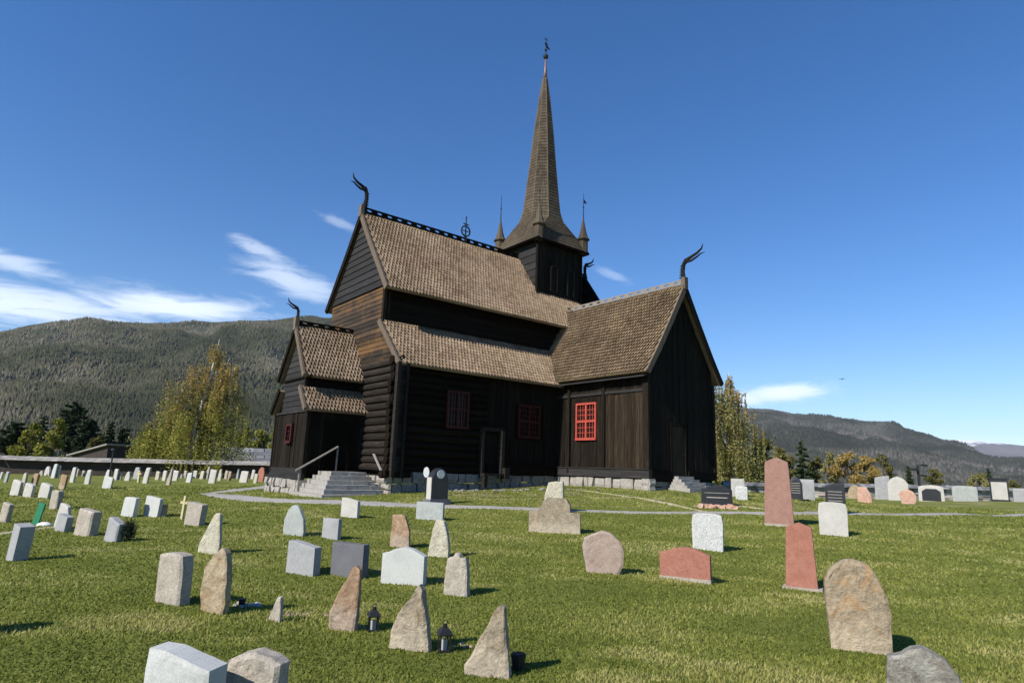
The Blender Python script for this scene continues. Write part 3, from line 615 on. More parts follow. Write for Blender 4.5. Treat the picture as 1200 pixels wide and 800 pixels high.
# --- tower, skirt roof, spire, pinnacles
TU, TW, TS = 22.72, 26.05, 1.63
mb = MB(); mb.box((TU-TS+.05, TW-TS+.05, 9.5), (TU+TS-.05, TW+TS-.05, 14.1), .2); cb(mb, 'tower_core', 'tar_x')
mb = MB()
lap_wall(mb, 'u', TU-TS+.05, lambda z: TW-TS, lambda z: TW+TS, 9.8, 13.95, -1, .42, .04); cb(mb, 'tower_wall', 'tar_y')
mb = MB(); vert_wall(mb, 'w', TW-TS+.05, TU-TS, TU+TS, 9.8, lambda c: 13.95, -1, .26, holes=[(22.03, 22.50, 11.25, 12.55), (23.27, 23.74, 11.25, 12.55)]); cb(mb, 'tower_wall', 'tar_z')
mb = MB()
for u, w_ in ((TU-TS, TW-TS), (TU+TS, TW-TS), (TU-TS, TW+TS)): mb.box((u-.07, w_-.07, 9.8), (u+.11 if u < TU else u+.03, w_+.09, 13.98))
cb(mb, 'corner_post', 'tar_z')
for u0 in (22.05, 23.29):
    m = MB(); wf = TW-TS+.02
    m.box((u0-.05, wf-.09, 11.2), (u0+.02, wf+.05, 12.42)); m.box((u0+.42, wf-.09, 11.2), (u0+.49, wf+.05, 12.42))
    pts = [(u0+.22+.27*math.cos(a), wf-.09, 12.42+.27*math.sin(a)) for a in np.linspace(0, math.pi, 9)]+[(u0+.22+.19*math.cos(a), wf-.09, 12.42+.19*math.sin(a)) for a in np.linspace(math.pi, 0, 9)]
    for i in range(8): m.prism([pts[i], pts[i+1], pts[16-i], pts[17-i]], (0, .13, 0), .5)
    o = cb(m, 'belfry_opening', 'log_y')
    m = MB(); m.box((u0, wf-.01, 11.2), (u0+.44, wf+.03, 12.6)); cb(m, 'shutter', 'tar_z', o)
def ring8(a, b, z): return [(TU+x, TW+y, z) for x, y in ((a, -b), (a, b), (b, a), (-b, a), (-a, b), (-a, -b), (-b, -a), (b, -a))]
T8 = math.tan(math.pi/8)
rings = [(1.92, 1.90, 13.93), (1.88, 1.86, 14.04), (1.62, 1.40, 14.60), (1.38, .95, 15.15), (1.20, 1.2*T8*1.1, 15.62), (1.06, 1.06*T8, 16.2), (.97, .97*T8, 17.0), (.77, .77*T8, 19.05), (.55, .55*T8, 21.5), (.32, .32*T8, 23.6), (.12, .12*T8, 25.1)]
def skirt_shingles(rings):
    mb = MB(); R8 = [np.array(ring8(*r)) for r in rings]
    mb.loft([r*1.0 for r in R8], .3)
    for e in range(8):
        A = [r[e] for r in R8]; B = [r[(e+1) % 8] for r in R8]; cum = [0]
        for i in range(1, len(A)): cum.append(cum[-1]+np.linalg.norm((A[i]+B[i])/2-(A[i-1]+B[i-1])/2))
        s = 0; tot = cum[-1]; row = 0
        def at(s):
            s = min(max(s, 0), tot-1e-5); i = max(j for j in range(len(cum)) if cum[j] <= s); i = min(i, len(A)-2); f = (s-cum[i])/(cum[i+1]-cum[i]); return A[i]+(A[i+1]-A[i])*f, B[i]+(B[i+1]-B[i])*f
        while s < tot-.1:
            a0, b0 = at(s); a1, b1 = at(s+.27); wd = np.linalg.norm(b0-a0); n = max(1, int(round(wd/.17)))
            N = np.cross(b0-a0, a1-a0); N /= np.linalg.norm(N)+1e-9; c = (a0+b0)/2-np.array((TU, TW, a0[2])); N = N if N@c > 0 else -N
            for k in range(n):
                f0, f1 = (k+.04)/n, (k+.96)/n
                q = [a0+(b0-a0)*f0+N*.035, a0+(b0-a0)*f1+N*.035, a1+(b1-a1)*f1+N*.003, a1+(b1-a1)*f0+N*.003]
                mb.add(q+[q[0]-N*.03, q[1]-N*.03], [(0, 1, 2, 3), (0, 4, 5, 1)])
            s += .2; row += 1
    return mb
cb(skirt_shingles(rings), 'spire', 'spire', fixn=False, label='tall slender shingled spire flaring over the tower')
mb = MB()
for e in range(8): mb.tube([np.array(ring8(*r))[e] for r in rings[4:]], [.035]*(len(rings)-4), 5)
cb(mb, 'spire_ridge', 'barge')
mb = MB()
for (x0, y0), (x1, y1) in (((-1, -1), (1, -1)), ((-1, -1), (-1, 1)), ((1, -1), (1, 1)), ((-1, 1), (1, 1))):
    p = np.array((TU+1.93*x0, TW+1.93*y0, 13.86)); q = np.array((TU+1.93*x1, TW+1.93*y1, 13.86)); mb.tube([p, q], .075, 4)
cb(mb, 'eave_board', 'tar_x')
mb = MB(); mb.prism([(TU-1.9, TW-1.9, 13.9), (TU+1.9, TW-1.9, 13.9), (TU+1.9, TW+1.9, 13.9), (TU-1.9, TW+1.9, 13.9)], (0, 0, .06)); cb(mb, 'soffit', 'tar_x')
mb = MB(); mb.tube([(TU, TW, 25.05), (TU, TW, 25.65), (TU, TW, 26.45)], [.125, .085, .045], 8); cb(mb, 'spire_tip', 'copper', smooth=True)
mb = MB(); 
mb.tube([(TU, TW, 26.43), (TU, TW, 26.50), (TU, TW, 26.61), (TU, TW, 26.72), (TU, TW, 26.79)], [.03, .13, .17, .13, .03], 10); mb.tube([(TU, TW, 26.75), (TU, TW, 27.94)], .022, 6); mb.tube([(TU, TW, 26.95), (TU, TW, 27.07), (TU, TW, 27.19)], [.03, .10, .03], 8)
vane = cb(mb, 'spire_finial', 'iron')
mb = MB(); mb.prism([(TU+.02, TW, 27.30), (TU+.30, TW, 27.23), (TU+.34, TW, 27.29), (TU+.16, TW, 27.39), (TU+.08, TW, 27.62), (TU-.1, TW, 27.54), (TU-.02, TW, 27.36)], (0, .03, 0)); mb.box((TU-.16, TW-.01, 27.79), (TU+.16, TW+.01, 27.83)); cb(mb, 'weather_vane', 'iron', vane)
for x, y in ((-1, -1), (1, -1), (-1, 1), (1, 1)):
    pu, pw = TU+1.68*x, TW+1.72*y; z0 = 13.82; m = MB()
    m.tube([(pu, pw, z0), (pu, pw, 14.72)], .27, 8); o = cb(m, 'pinnacle', 'spire')
    m = MB(); m.tube([(pu, pw, 14.66), (pu, pw, 14.72), (pu, pw, 14.86), (pu, pw, 15.2), (pu, pw, 15.7), (pu, pw, 15.98)], [.36, .38, .27, .17, .08, .035], 8); cb(m, 'pinnacle_roof', 'spire', o)
    m = MB(); m.tube([(pu, pw, 15.9), (pu, pw, 16.6), (pu, pw, 17.55)], [.035, .02, .012], 6); m.tube([(pu, pw, 16.62), (pu, pw, 16.68), (pu, pw, 16.74)], [.02, .06, .02], 6)
    if x > 0 and y < 0: m.prism([(pu+.02, pw, 16.95), (pu+.28, pw, 17.0), (pu+.05, pw, 17.2)], (0, .02, 0))
    cb(m, 'pinnacle_needle', 'iron', o)

# --- dragon heads on the gables
def dragon(base, ax, sgn, s=1.0, nm='dragon_head', mat='log_y', reach=1.0):
    b = np.array(base, float); A = crosspt(ax, sgn, 0, 0); Zv = np.array((0, 0, 1.0)); T = crosspt(ax, 0, 1, 0)
    P = lambda a, z: b+(A*(a*reach+(reach-1)*.3*max(0, z))+Zv*z)*s
    m = MB(); m.tube([P(-.02, -.5), P(-.06, .1), P(-.12, .55), P(-.10, .95), P(.02, 1.16), P(.16, 1.14)], [.15*s, .14*s, .11*s, .11*s, .14*s, .09*s], 8)
    for k in range(6): z = .0+k*.17; m.prism([P(-.12, z), P(-.30, z+.03), P(-.16, z+.15)], T*.07*s)
    m.tube([P(.04, 1.18), P(.30, 1.30), P(.55, 1.42), P(.74, 1.60), P(.80, 1.86)], [.10*s, .085*s, .07*s, .055*s, .015*s], 7)
    m.tube([P(.02, 1.06), P(.28, 1.06), P(.52, 1.18), P(.72, 1.32), P(.92, 1.34)], [.08*s, .065*s, .055*s, .04*s, .012*s], 7)
    return cb(m, nm, mat)
dragon((11.72, WC, 13.45), 'u', -1, .82); dragon((UT, 16.20, 10.12), 'w', -1, .78, reach=1.35); dragon((9.15, PC, 7.55), 'u', -1, .52); dragon((26.45, WC, 13.2), 'u', 1, .8)
for a, b, zc in ((11.6, WC, 13.30), (9.14, PC, 7.5)): m = MB(); m.box((a-.05, b-.12, zc-.32), (a+.12, b+.12, zc+.25)); cb(m, 'gable_cap', 'barge')
m = MB(); m.box((UT-.12, 16.1, 9.7), (UT+.12, 16.3, 10.25)); cb(m, 'gable_cap', 'barge')
# ridge cross
m = MB(); cu, cz = 17.5, 13.30; m.box((cu-.06, WC-.06, cz-.2), (cu+.06, WC+.06, cz+.35)); m.tube([(cu, WC, cz+.3), (cu, WC, cz+1.45)], [.05, .03], 6); m.tube([(cu-.2, WC, cz+1.12), (cu+.2, WC, cz+1.12)], .04, 6); m.tube([(cu-.34, WC, cz+.66), (cu+.34, WC, cz+.66)], .03, 6)
m.tube([(cu+.33*math.cos(a), WC, cz+.66+.33*math.sin(a)) for a in np.linspace(0, 2*math.pi, 25)], .05, 6, cap=False)
m.prism([(cu-.03, WC-.03, cz+1.42), (cu+.03, WC-.03, cz+1.42), (cu+.03, WC+.03, cz+1.42), (cu-.03, WC+.03, cz+1.42)], (0, 0, .2)); m.v = [(cu+(a-cu)*.8, WC+(b-WC)*.8, cz+(c-cz)*.84) for a, b, c in m.v]; cb(m, 'ridge_cross', 'iron', label='ringed cross standing on the nave ridge')

# --- stone steps and handrails
for i in range(6):
    m = MB(); z1 = .62+.155*i; wf = 21.35+.34*i; uf = 8.95+.20*i; ue = 11.5-.02*i
    u = uf
    while u < ue-.02:
        e = min(ue, u+random.uniform(.6, 1.1)); m.box((u+.004, wf+random.uniform(-.01, .01), z1-.16 if i else .3), (e-.004, 24.3, z1), jit=.006); u = e
    m2 = m
    for k in range(3): pass
    o = cb(m, 'stone_step', 'step')
m = MB(); m.tube([(8.95, 24.0, 1.38), (10.6, 24.1, 2.35)], .04, 6); m.tube([(10.58, 24.1, 1.2), (10.6, 24.1, 2.35)], .035, 6); m.tube([(9.1, 24.0, .5), (9.1, 24.0, 1.45)], .035, 6); cb(m, 'handrail', 'rail')
m = MB(); m.prism([(11.58, 22.15, 1.42), (11.58, 22.25, 1.42), (11.58, 23.05, 2.12), (11.58, 22.95, 2.12)], (.06, 0, 0)); m.box((11.6, 22.2, 1.2), (11.66, 22.3, 1.5)); cb(m, 'handrail', 'rail')
for i in range(5):
    m = MB(); z1 = 1.18+.115*i; wf = 15.35+.20*i; u0 = 21.45+.09*i; u1 = 23.35-.12*i; u = u0
    while u < u1-.02:
        e = min(u1, u+random.uniform(.45, .9)); m.box((u+.004, wf+random.uniform(-.015, .015), z1-.13 if i else .7), (e-.004, 16.4, z1), jit=.008); u = e
    cb(m, 'stone_step', 'step')

# ------------------------------------------------------------------ gravestones
M['g_pale'] = stonem('pale_marble', (0.350, 0.352, 0.335), (0.425, 0.430, 0.405), (0.488, 0.490, 0.465), 3, 0, lich=None, b=.08, fine=90)
M['g_white'] = stonem('white_granite', (0.319, 0.304, 0.271), (0.421, 0.403, 0.365), (0.499, 0.477, 0.436), 4, .1, (0.192, 0.186, 0.177), b=.15, fine=70)
M['g_grey'] = stonem('grey_granite', (.20, .20, .20), (.30, .30, .30), (.38, .38, .38), 4, .5, (.12, .12, .12), b=.1, fine=90)
M['g_mid'] = stonem('rough_grey_granite', (0.204, 0.178, 0.147), (0.352, 0.310, 0.253), (0.501, 0.445, 0.364), 6, .6, (0.093, 0.083, 0.068), b=.5, fine=55)
M['g_dark'] = stonem('dark_granite', (.085, .085, .095), (.115, .115, .125), (.15, .15, .16), 3, 0, b=.05, fine=80)
M['g_black'] = stonem('black_granite', (.012, .012, .014), (.02, .02, .023), (.032, .032, .035), 4, 0, b=.05, fine=80, rough=.35, spec=.5)
M['g_brown'] = stonem('brown_slate', (0.154, 0.092, 0.052), (0.288, 0.185, 0.109), (0.403, 0.317, 0.234), 4, .2, (0.115, 0.070, 0.041), b=.8, fine=25, lowc=(0.365, 0.317, 0.267))
M['g_field'] = stonem('lichened_fieldstone', (0.162, 0.132, 0.091), (0.296, 0.242, 0.171), (0.419, 0.353, 0.254), 5, .3, (0.085, 0.068, 0.049), lich=(0.228, 0.140, 0.062), b=.8, fine=30, lowc=(0.495, 0.425, 0.321))
M['g_big'] = stonem('rusty_fieldstone', (0.162, 0.127, 0.082), (0.295, 0.232, 0.154), (0.418, 0.339, 0.229), 5, .3, (0.085, 0.065, 0.044), lich=(0.402, 0.202, 0.059), b=.8, fine=30, lowc=(0.493, 0.408, 0.289))
M['g_ochre'] = stonem('ochre_fieldstone', (0.194, 0.144, 0.081), (0.319, 0.246, 0.153), (0.436, 0.391, 0.306), 3.5, .3, (0.097, 0.074, 0.051), lich=(0.261, 0.158, 0.068), b=.8, fine=28)
M['g_lichen'] = stonem('white_lichened_stone', (0.216, 0.196, 0.144), (0.416, 0.384, 0.295), (0.566, 0.528, 0.418), 6, .4, (0.116, 0.096, 0.065), b=.7, fine=30)
M['g_pink'] = stonem('pinkish_granite', (0.246, 0.175, 0.141), (0.331, 0.252, 0.204), (0.407, 0.326, 0.271), 5, .5, (0.161, 0.116, 0.092), b=.4, fine=60)
M['g_red'] = stonem('red_granite', (0.216, 0.083, 0.054), (0.310, 0.130, 0.090), (0.374, 0.180, 0.130), 6, .5, (0.144, 0.058, 0.043), b=.25, fine=55)
M['g_rose'] = stonem('rose_granite', (0.211, 0.105, 0.078), (0.281, 0.156, 0.121), (0.343, 0.211, 0.168), 6, .5, (0.148, 0.078, 0.062), b=.2, fine=70)
M['g_speck'] = stonem('speckled_white_stone', (0.330, 0.330, 0.310), (0.488, 0.488, 0.469), (0.541, 0.541, 0.528), 9, 1.0, (0.132, 0.132, 0.125), b=.5, fine=34)
M['g_veined'] = stonem('white_red_veined_stone', (0.375, 0.150, 0.090), (0.450, 0.270, 0.195), (0.562, 0.525, 0.465), 7, .3, (0.262, 0.112, 0.075), b=.6, fine=30)
M['g_purple'] = stonem('dark_veined_rock', (0.085, 0.076, 0.067), (0.209, 0.189, 0.157), (0.399, 0.398, 0.342), 4, .4, (0.057, 0.051, 0.048), lich=(0.427, 0.439, 0.370), b=.9, fine=26)
M['g_greenish'] = stonem('grey_green_slab', (0.221, 0.238, 0.221), (0.306, 0.323, 0.306), (0.391, 0.408, 0.391), 5, .1, (0.170, 0.170, 0.170), b=.3, fine=50)
M['white_paint'] = plain('white_paint', (0.585, 0.585, 0.578), .5, .4, 0, .05)
M['green_paint'] = plain('green_board', (.02, .17, .085), .5, .4, 0, .15)
M['wood_cross'] = plain('raw_wood', (.50, .42, .24), .8, .2, 0, .2, 30)
M['bronze'] = plain('medallion', (.55, .55, .53), .4, .5)
M['letter'] = plain('worn_gilding', (.34, .31, .25), .6, .3)

def lerp_pts(pts, t):
    for (a, b), (c, d) in zip(pts[:-1], pts[1:]):
        if t <= c: return b+(d-b)*(t-a)/max(1e-6, c-a)
    return pts[-1][1]
SHAPES = {  # left edge(t), right edge(t), top(s)
 'slab':   ([(0, -.5), (1, -.5)], [(0, .5), (1, .5)], [(0, 1), (1, 1)]),
 'soft':   ([(0, -.48), (.8, -.5), (1, -.46)], [(0, .48), (.8, .5), (1, .46)], [(0, .96), (.15, .99), (.5, 1), (.85, .985), (1, .95)]),
 'slope':  ([(0, -.5), (1, -.49)], [(0, .5), (1, .48)], [(0, 1), (.3, .99), (1, .88)]),
 'slopel': ([(0, -.5), (1, -.46)], [(0, .5), (1, .48)], [(0, .9), (.3, .96), (1, 1)]),
 'arch':   ([(0, -.5), (1, -.48)], [(0, .5), (1, .48)], [(0, .9), (.2, .955), (.5, 1), (.8, .955), (1, .9)]),
 'round':  ([(0, -.5), (1, -.5)], [(0, .5), (1, .5)], [(0, .72), (.1, .84), (.25, .94), (.5, 1), (.75, .94), (.9, .84), (1, .72)]),
 'segm':   ([(0, -.5), (1, -.5)], [(0, .5), (1, .5)], [(0, .84), (.12, .86), (.3, .95), (.5, .99), (.7, .96), (1, .82)]),
 'egg':    ([(0, -.42), (.3, -.52), (.7, -.48), (1, -.30)], [(0, .42), (.3, .5), (.7, .46), (1, .28)], [(0, .86), (.3, .97), (.55, 1), (.8, .95), (1, .84)]),
 'lance':  ([(0, -.5), (.4, -.48), (.68, -.22), (.9, .04), (1, .12)], [(0, .22), (.12, .40), (.5, .47), (1, .46)], [(0, .95), (.5, 1), (1, .95)]),
 'pyr':    ([(0, -.5), (.3, -.5), (.45, -.32), (.75, -.06), (.9, .06), (1, .14)], [(0, .5), (.35, .44), (.7, .36), (1, .30)], [(0, .96), (.5, 1), (1, .97)]),
 'pyrb':   ([(0, -.5), (.4, -.46), (.62, -.34), (.85, -.06), (1, .08)], [(0, .5), (.3, .47), (.7, .34), (1, .24)], [(0, .95), (.5, 1), (1, .94)]),
 'shard':  ([(0, -.5), (.35, -.45), (.7, -.12), (1, .15)], [(0, .3), (.3, .5), (.6, .48), (1, .42)], [(0, .93), (.4, .99), (1, .97)]),
 'oval':   ([(0, -.3), (.2, -.46), (.5, -.5), (.8, -.38), (1, -.02)], [(0, .34), (.3, .46), (.6, .5), (.85, .46), (1, .36)], [(0, .93), (.4, .99), (.7, 1), (1, .93)]),
 'gem':    ([(0, -.36), (.5, -.44), (.8, -.5), (1, -.46)], [(0, .32), (.4, .48), (.75, .5), (1, .42)], [(0, .84), (.25, .93), (.5, 1), (.75, .95), (1, .78)]),
 'obel':   ([(0, -.5), (.93, -.40), (1, -.38)], [(0, .5), (.93, .40), (1, .38)], [(0, .94), (.5, 1), (1, .94)]),
 'jag':    ([(0, -.5), (.5, -.46), (1, -.38)], [(0, .5), (.6, .46), (1, .38)], [(0, .86), (.18, .92), (.3, .90), (.42, 1), (.6, .98), (.72, .9), (1, .93)]),
 'tooth':  ([(0, -.5), (.4, -.42), (.8, -.28), (1, -.16)], [(0, .5), (.5, .46), (.8, .34), (1, .22)], [(0, .97), (.5, 1), (1, .95)]),
 'big':    ([(0, -.44), (.3, -.46), (.6, -.5), (.88, -.5), (1, -.42)], [(0, .47), (.4, .49), (.8, .47), (1, .36)], [(0, .87), (.12, .93), (.35, .99), (.5, 1), (.75, .965), (.9, .91), (1, .80)]),
 'rock':   ([(0, -.5), (.6, -.5), (1, -.46)], [(0, .52), (.6, .48), (1, .40)], [(0, .84), (.2, .88), (.36, .97), (.5, 1), (.65, .95), (.85, .88), (1, .7)]),
 'cut':    ([(0, -.5), (1, -.44)], [(0, .5), (.6, .46), (1, .2)], [(0, .97), (.5, 1), (1, .96)]),
 'cutl':   ([(0, -.5), (.6, -.5), (1, -.3)], [(0, .5), (1, .46)], [(0, .96), (.5, 1), (1, 1)]),
}
def stone_mesh(shape, W, H, T, rough, seed, nx=12, nz=16, bury=.12, edge=.25):
    L, Rr, Tp = SHAPES[shape]; sd = Vector((seed*3.17, seed*1.31, seed*.77)); grid = {}
    V = []; 
    for side in (0, 1):
        for j in range(nz+1):
            for i in range(nx+1):
                s, tt = i/nx, j/nz; xl, xr = lerp_pts(L, tt), lerp_pts(Rr, tt); x = xl+(xr-xl)*s; z = tt*lerp_pts(Tp, s)
                e = max(abs(2*s-1), (2*tt-1) if tt > .5 else 0); ins = 1-edge*max(0, (e-.86)/.14)**2
                y = (-1 if side == 0 else 1)*T/2*ins
                p = Vector((x*W, y, z*(H+bury)-bury))
                if rough:
                    q = p*(3.2)+sd; n1 = noise.noise_vector(q)*.6+noise.noise_vector(q*2.7)*.45+noise.noise_vector(q*6)*.28
                    p = p+Vector((n1.x*.6, n1.y, n1.z*.5))*rough*(.5+.5*e)
                V.append(p)
    m = (nx+1)*(nz+1); F = []
    for j in range(nz):
        for i in range(nx):
            a = j*(nx+1)+i; F.append((a, a+1, a+nx+2, a+nx+1)); F.append((m+a, m+a+nx+1, m+a+nx+2, m+a+1))
    bd = [i for i in range(nx+1)]+[j*(nx+1)+nx for j in range(1, nz+1)]+[nz*(nx+1)+i for i in range(nx-1, -1, -1)]+[j*(nx+1) for j in range(nz-1, 0, -1)]
    for k in range(len(bd)):
        a, b = bd[k], bd[(k+1) % len(bd)]; F.append((a, m+a, m+b, b))
    return V, F
FACE = 28.0
SCOUNT = [0]
GRP = None
def grave(x0, x1, ytop, ybase, shape, mat, T, rough, label, face=None, h=None, lean=0, tilt=0, group=None, name='gravestone', d=None, nx=None, cat='gravestone', wscale=1.0, edge=.25):
    """stand a stone on the ground where its foot shows at ((x0+x1)/2, ybase)"""
    SCOUNT[0] += 1; cx = (x0+x1)/2
    if d is None: p = on_ground(cx, ybase)
    else: p = at_depth(cx, (ytop+ybase)/2, d); p[2] = gz(p[0], p[1])
    D = depth(p); fa = R_(FACE if face is None else face); azp = math.atan2(p[0], p[1])
    if h is None:
        nrm = np.array([p[0], p[1], 0]); nrm /= np.linalg.norm(nrm); r = ray(cx+(600-cx)*0, ytop); tt = (nrm@(p-EYE))/(nrm@r); h = (EYE+r*tt)[2]-p[2]
    # width seen = W cos + T sin
    ang = fa-azp; wv = (x1-x0)*D/FPX
    W = max(.12, (wv-T*abs(math.sin(ang)))/max(.35, math.cos(ang)))*wscale
    far = D > 22
    V, F = stone_mesh(shape, W, h, T, rough, SCOUNT[0], *((6, 8) if far else (14, 20)), edge=edge)
    me = bpy.data.meshes.new(name); me.from_pydata([tuple(v) for v in V], [], F)
    if rough > .012 and not far: me.polygons.foreach_set('use_smooth', [False]*len(F))
    me.materials.append(M[mat]); at = me.attributes.new('tone', 'FLOAT', 'FACE'); at.data.foreach_set('value', np.full(len(F), .5, np.float32)); me.update()
    bm = bmesh.new(); bm.from_mesh(me); bmesh.ops.recalc_face_normals(bm, faces=bm.faces); bm.to_mesh(me); bm.free()
    o = bpy.data.objects.new(name, me); COL.objects.link(o)
    o.location = p; o.rotation_euler = (R_(tilt), R_(lean), -fa)
    tag(o, label, cat, group); o['W'] = W; o['H'] = h; o['T'] = T
    return o
def on_part(parent, mb, name, mat, smooth=False): return mb.build(name, M[mat], parent, (0, 0, 0), smooth)
G1 = 'gravestones standing on the lawn'
# nearest
grave(170, 262, 748, 872, 'slope', 'g_pale', .17, .010, 'pale bluish polished headstone with a rough hewn top, cut by the lower left edge', d=3.75, h=.58, face=14, group=G1, edge=.08)
grave(261, 338, 762, 870, 'arch', 'g_mid', .15, .022, 'coarse speckled granite headstone beside the pale polished one at the bottom edge', d=3.95, h=.53, face=14, group=G1)
grave(1044, 1130, 757, 860, 'rock', 'g_purple', .16, .03, 'rough dark veined rock in the bottom right corner', d=4.6, h=.46, group=G1)
o = grave(970, 1047, 655, 762, 'big', 'g_big', .13, .03, 'largest rounded fieldstone with rusty streaks and a white crusted foot', group=G1, face=20, wscale=.90)
grave(543, 602, 706, 791, 'pyr', 'g_field', .10, .03, 'pointed grey fieldstone nearest the camera with a dark pot at its foot', group=G1, face=16)
grave(454, 508, 683, 760, 'pyrb', 'g_field', .11, .035, 'pointed brownish fieldstone with a black lantern right of it', group=G1, face=16)
grave(384, 421, 662, 738, 'lance', 'g_brown', .07, .022, 'tall thin brown slate with a black lantern behind it', group=G1, face=16)
grave(312, 331, 697, 727, 'shard', 'g_mid', .05, .012, 'smallest low grey pointed stone in front of a patch of gravel', group=G1)
grave(234, 269, 642, 717, 'oval', 'g_ochre', .09, .025, 'tall ochre oval fieldstone leaning beside the square granite stone', group=G1, lean=-4)
grave(181, 222, 647, 706, 'soft', 'g_mid', .17, .012, 'rough square grey granite headstone left of the ochre oval one', group=G1, lean=-3)
grave(231, 258, 600, 648, 'shard', 'g_lichen', .07, .02, 'cream lichened pointed stone behind the ochre oval one', group=G1, lean=-3)
grave(335, 374, 634, 672, 'slope', 'g_grey', .15, .002, 'smooth mid grey headstone with sloping top, left of the darker slab', group=G1, edge=.05)
grave(387, 430, 636, 675, 'slab', 'g_dark', .14, .001, 'dark grey flat topped slab behind the brown slate', group=G1, edge=.04)
grave(377, 399, 607, 631, 'slab', 'g_grey', .11, .003, 'small grey block halfway between the dark slab and the white stone by the steps', group=G1, edge=.05)
grave(332, 358, 591, 627, 'egg', 'g_greenish', .09, .008, 'pale grey rounded leaning headstone on open lawn in front of the porch', group=G1, lean=-4)
grave(399, 421, 583, 606, 'slope', 'g_white', .11, .002, 'bright white small headstone in front of the porch steps', group=G1, edge=.05)
grave(487, 520, 588, 609, 'slab', 'g_greenish', .08, .002, 'wide low pale green slab on the lawn before the black medallion stone', group=G1, edge=.05)
grave(456, 481, 602, 641, 'cut', 'g_brown', .07, .014, 'brown flat topped slate behind the pale arched headstone', group=G1)
grave(500, 528, 608, 652, 'tooth', 'g_lichen', .10, .018, 'grey white ridged stone with a dark patch, right of the brown flat topped slate', group=G1)
grave(446, 499, 640, 684, 'segm', 'g_pale', .13, .001, 'pale greenish headstone with a low arched top', group=G1, face=16, edge=.04)
grave(519, 551, 647, 697, 'jag', 'g_mid', .10, .025, 'ribbed grey stone with a jagged top right of the pale arched headstone', group=G1)
grave(638, 662, 552, 586, 'cutl', 'g_lichen', .13, .010, 'whitish tapered stone standing behind the stepped grey monument', group=G1, d=19.5, h=.90)
grave(682, 731, 621, 671, 'gem', 'g_pink', .11, .018, 'five sided pinkish beige stone left of the red granite one', group=G1, face=12)
o = grave(774, 833, 640, 680, 'segm', 'g_red', .13, .003, 'wide low red granite headstone with a pale strip along its foot', group=G1, edge=.05)
W = o['W']; m = MB(); m.box((-W*.51, -.075, -.05), (W*.51, .075, .055)); on_part(o, m, 'plinth', 'g_mid')
grave(812, 848, 601, 644, 'soft', 'g_speck', .11, .006, 'white headstone speckled all over with grey, behind the wide red one', group=G1, edge=.06)
o = grave(897, 930, 536, 616, 'obel', 'g_rose', .15, .002, 'tallest reddish granite pillar with a pointed top', group=G1, edge=.05)
W = o['W']; m = MB(); m.box((-W*.50, -.085, -.05), (W*.50, .085, .06)); on_part(o, m, 'plinth', 'g_mid')
o = grave(922, 958, 612, 690, 'obel', 'g_red', .13, .002, 'slender red granite headstone on a pale base plate in front of the tall pillar', group=G1, edge=.05)
W = o['W']; m = MB(); m.box((-W*.58, -.14, -.05), (W*.62, .13, .035)); on_part(o, m, 'base_plate', 'g_mid')
grave(962, 993, 588, 627, 'soft', 'g_white', .09, .002, 'plain white headstone directly in front of a black one', group=G1, edge=.05)
o = grave(967, 989, 556, 590, 'slopel', 'g_black', .13, .003, 'black headstone with faint lines, seen above the plain white one', group=G1, d=21.5, h=1.0, edge=.05)
def lines(o, n=5, z0=.3, z1=.7):
    W, H, T = o['W'], o['H'], o['T']; m = MB()
    for i in range(n): z = H*(z0+(z1-z0)*i/max(1, n-1)); m.box((-W*.34, -T/2-.004, z-.008), (W*.34, -T/2+.0, z+.008))
    on_part(o, m, 'inscription_lines', 'letter')
lines(o)
o = grave(925, 940, 561, 588, 'round', 'g_black', .12, .002, 'black round shouldered headstone just right of the tall reddish pillar', group=G1, d=25, h=.92); lines(o)
grave(938, 954, 565, 588, 'slab', 'g_grey', .13, .012, 'rough dark grey headstone between two black ones', group=G1, d=26, h=.82)
grave(862, 876, 569, 584, 'soft', 'g_speck', .1, .02, 'small mottled cream stone before a pale post, beside the black family stone', group=G1, d=23.2, h=.50)
grave(857, 872, 560, 580, 'slab', 'g_white', .08, .005, 'pale grey square post left of the stone wall', group=G1, d=24.2, h=.68, face=10)
grave(1006, 1021, 570, 589, 'cut', 'g_veined', .12, .02, 'white and red veined stone before the wall, left of the tall grey slab', group=G1)
grave(995, 1010, 568, 584, 'egg', 'g_ochre', .12, .02, 'round cream stone behind the left red veined one', group=G1)
grave(1027, 1043, 557, 585, 'slopel', 'g_grey', .12, .006, 'tall grey slab behind the white cross', group=G1)
grave(1043, 1064, 558, 586, 'round', 'g_white', .12, .004, 'tall cream round topped headstone right of the white cross', group=G1)
grave(1056, 1073, 573, 590, 'gem', 'g_veined', .12, .02, 'orange and white veined stone in front of the cream round topped headstone', group=G1)
grave(1101, 1122, 568, 585, 'jag', 'g_white', .12, .012, 'whitish stone with a jagged top left of the wide grey green slab', group=G1)
grave(1119, 1144, 569, 587, 'soft', 'g_greenish', .12, .006, 'widest grey green slab on the right before the wall', group=G1)
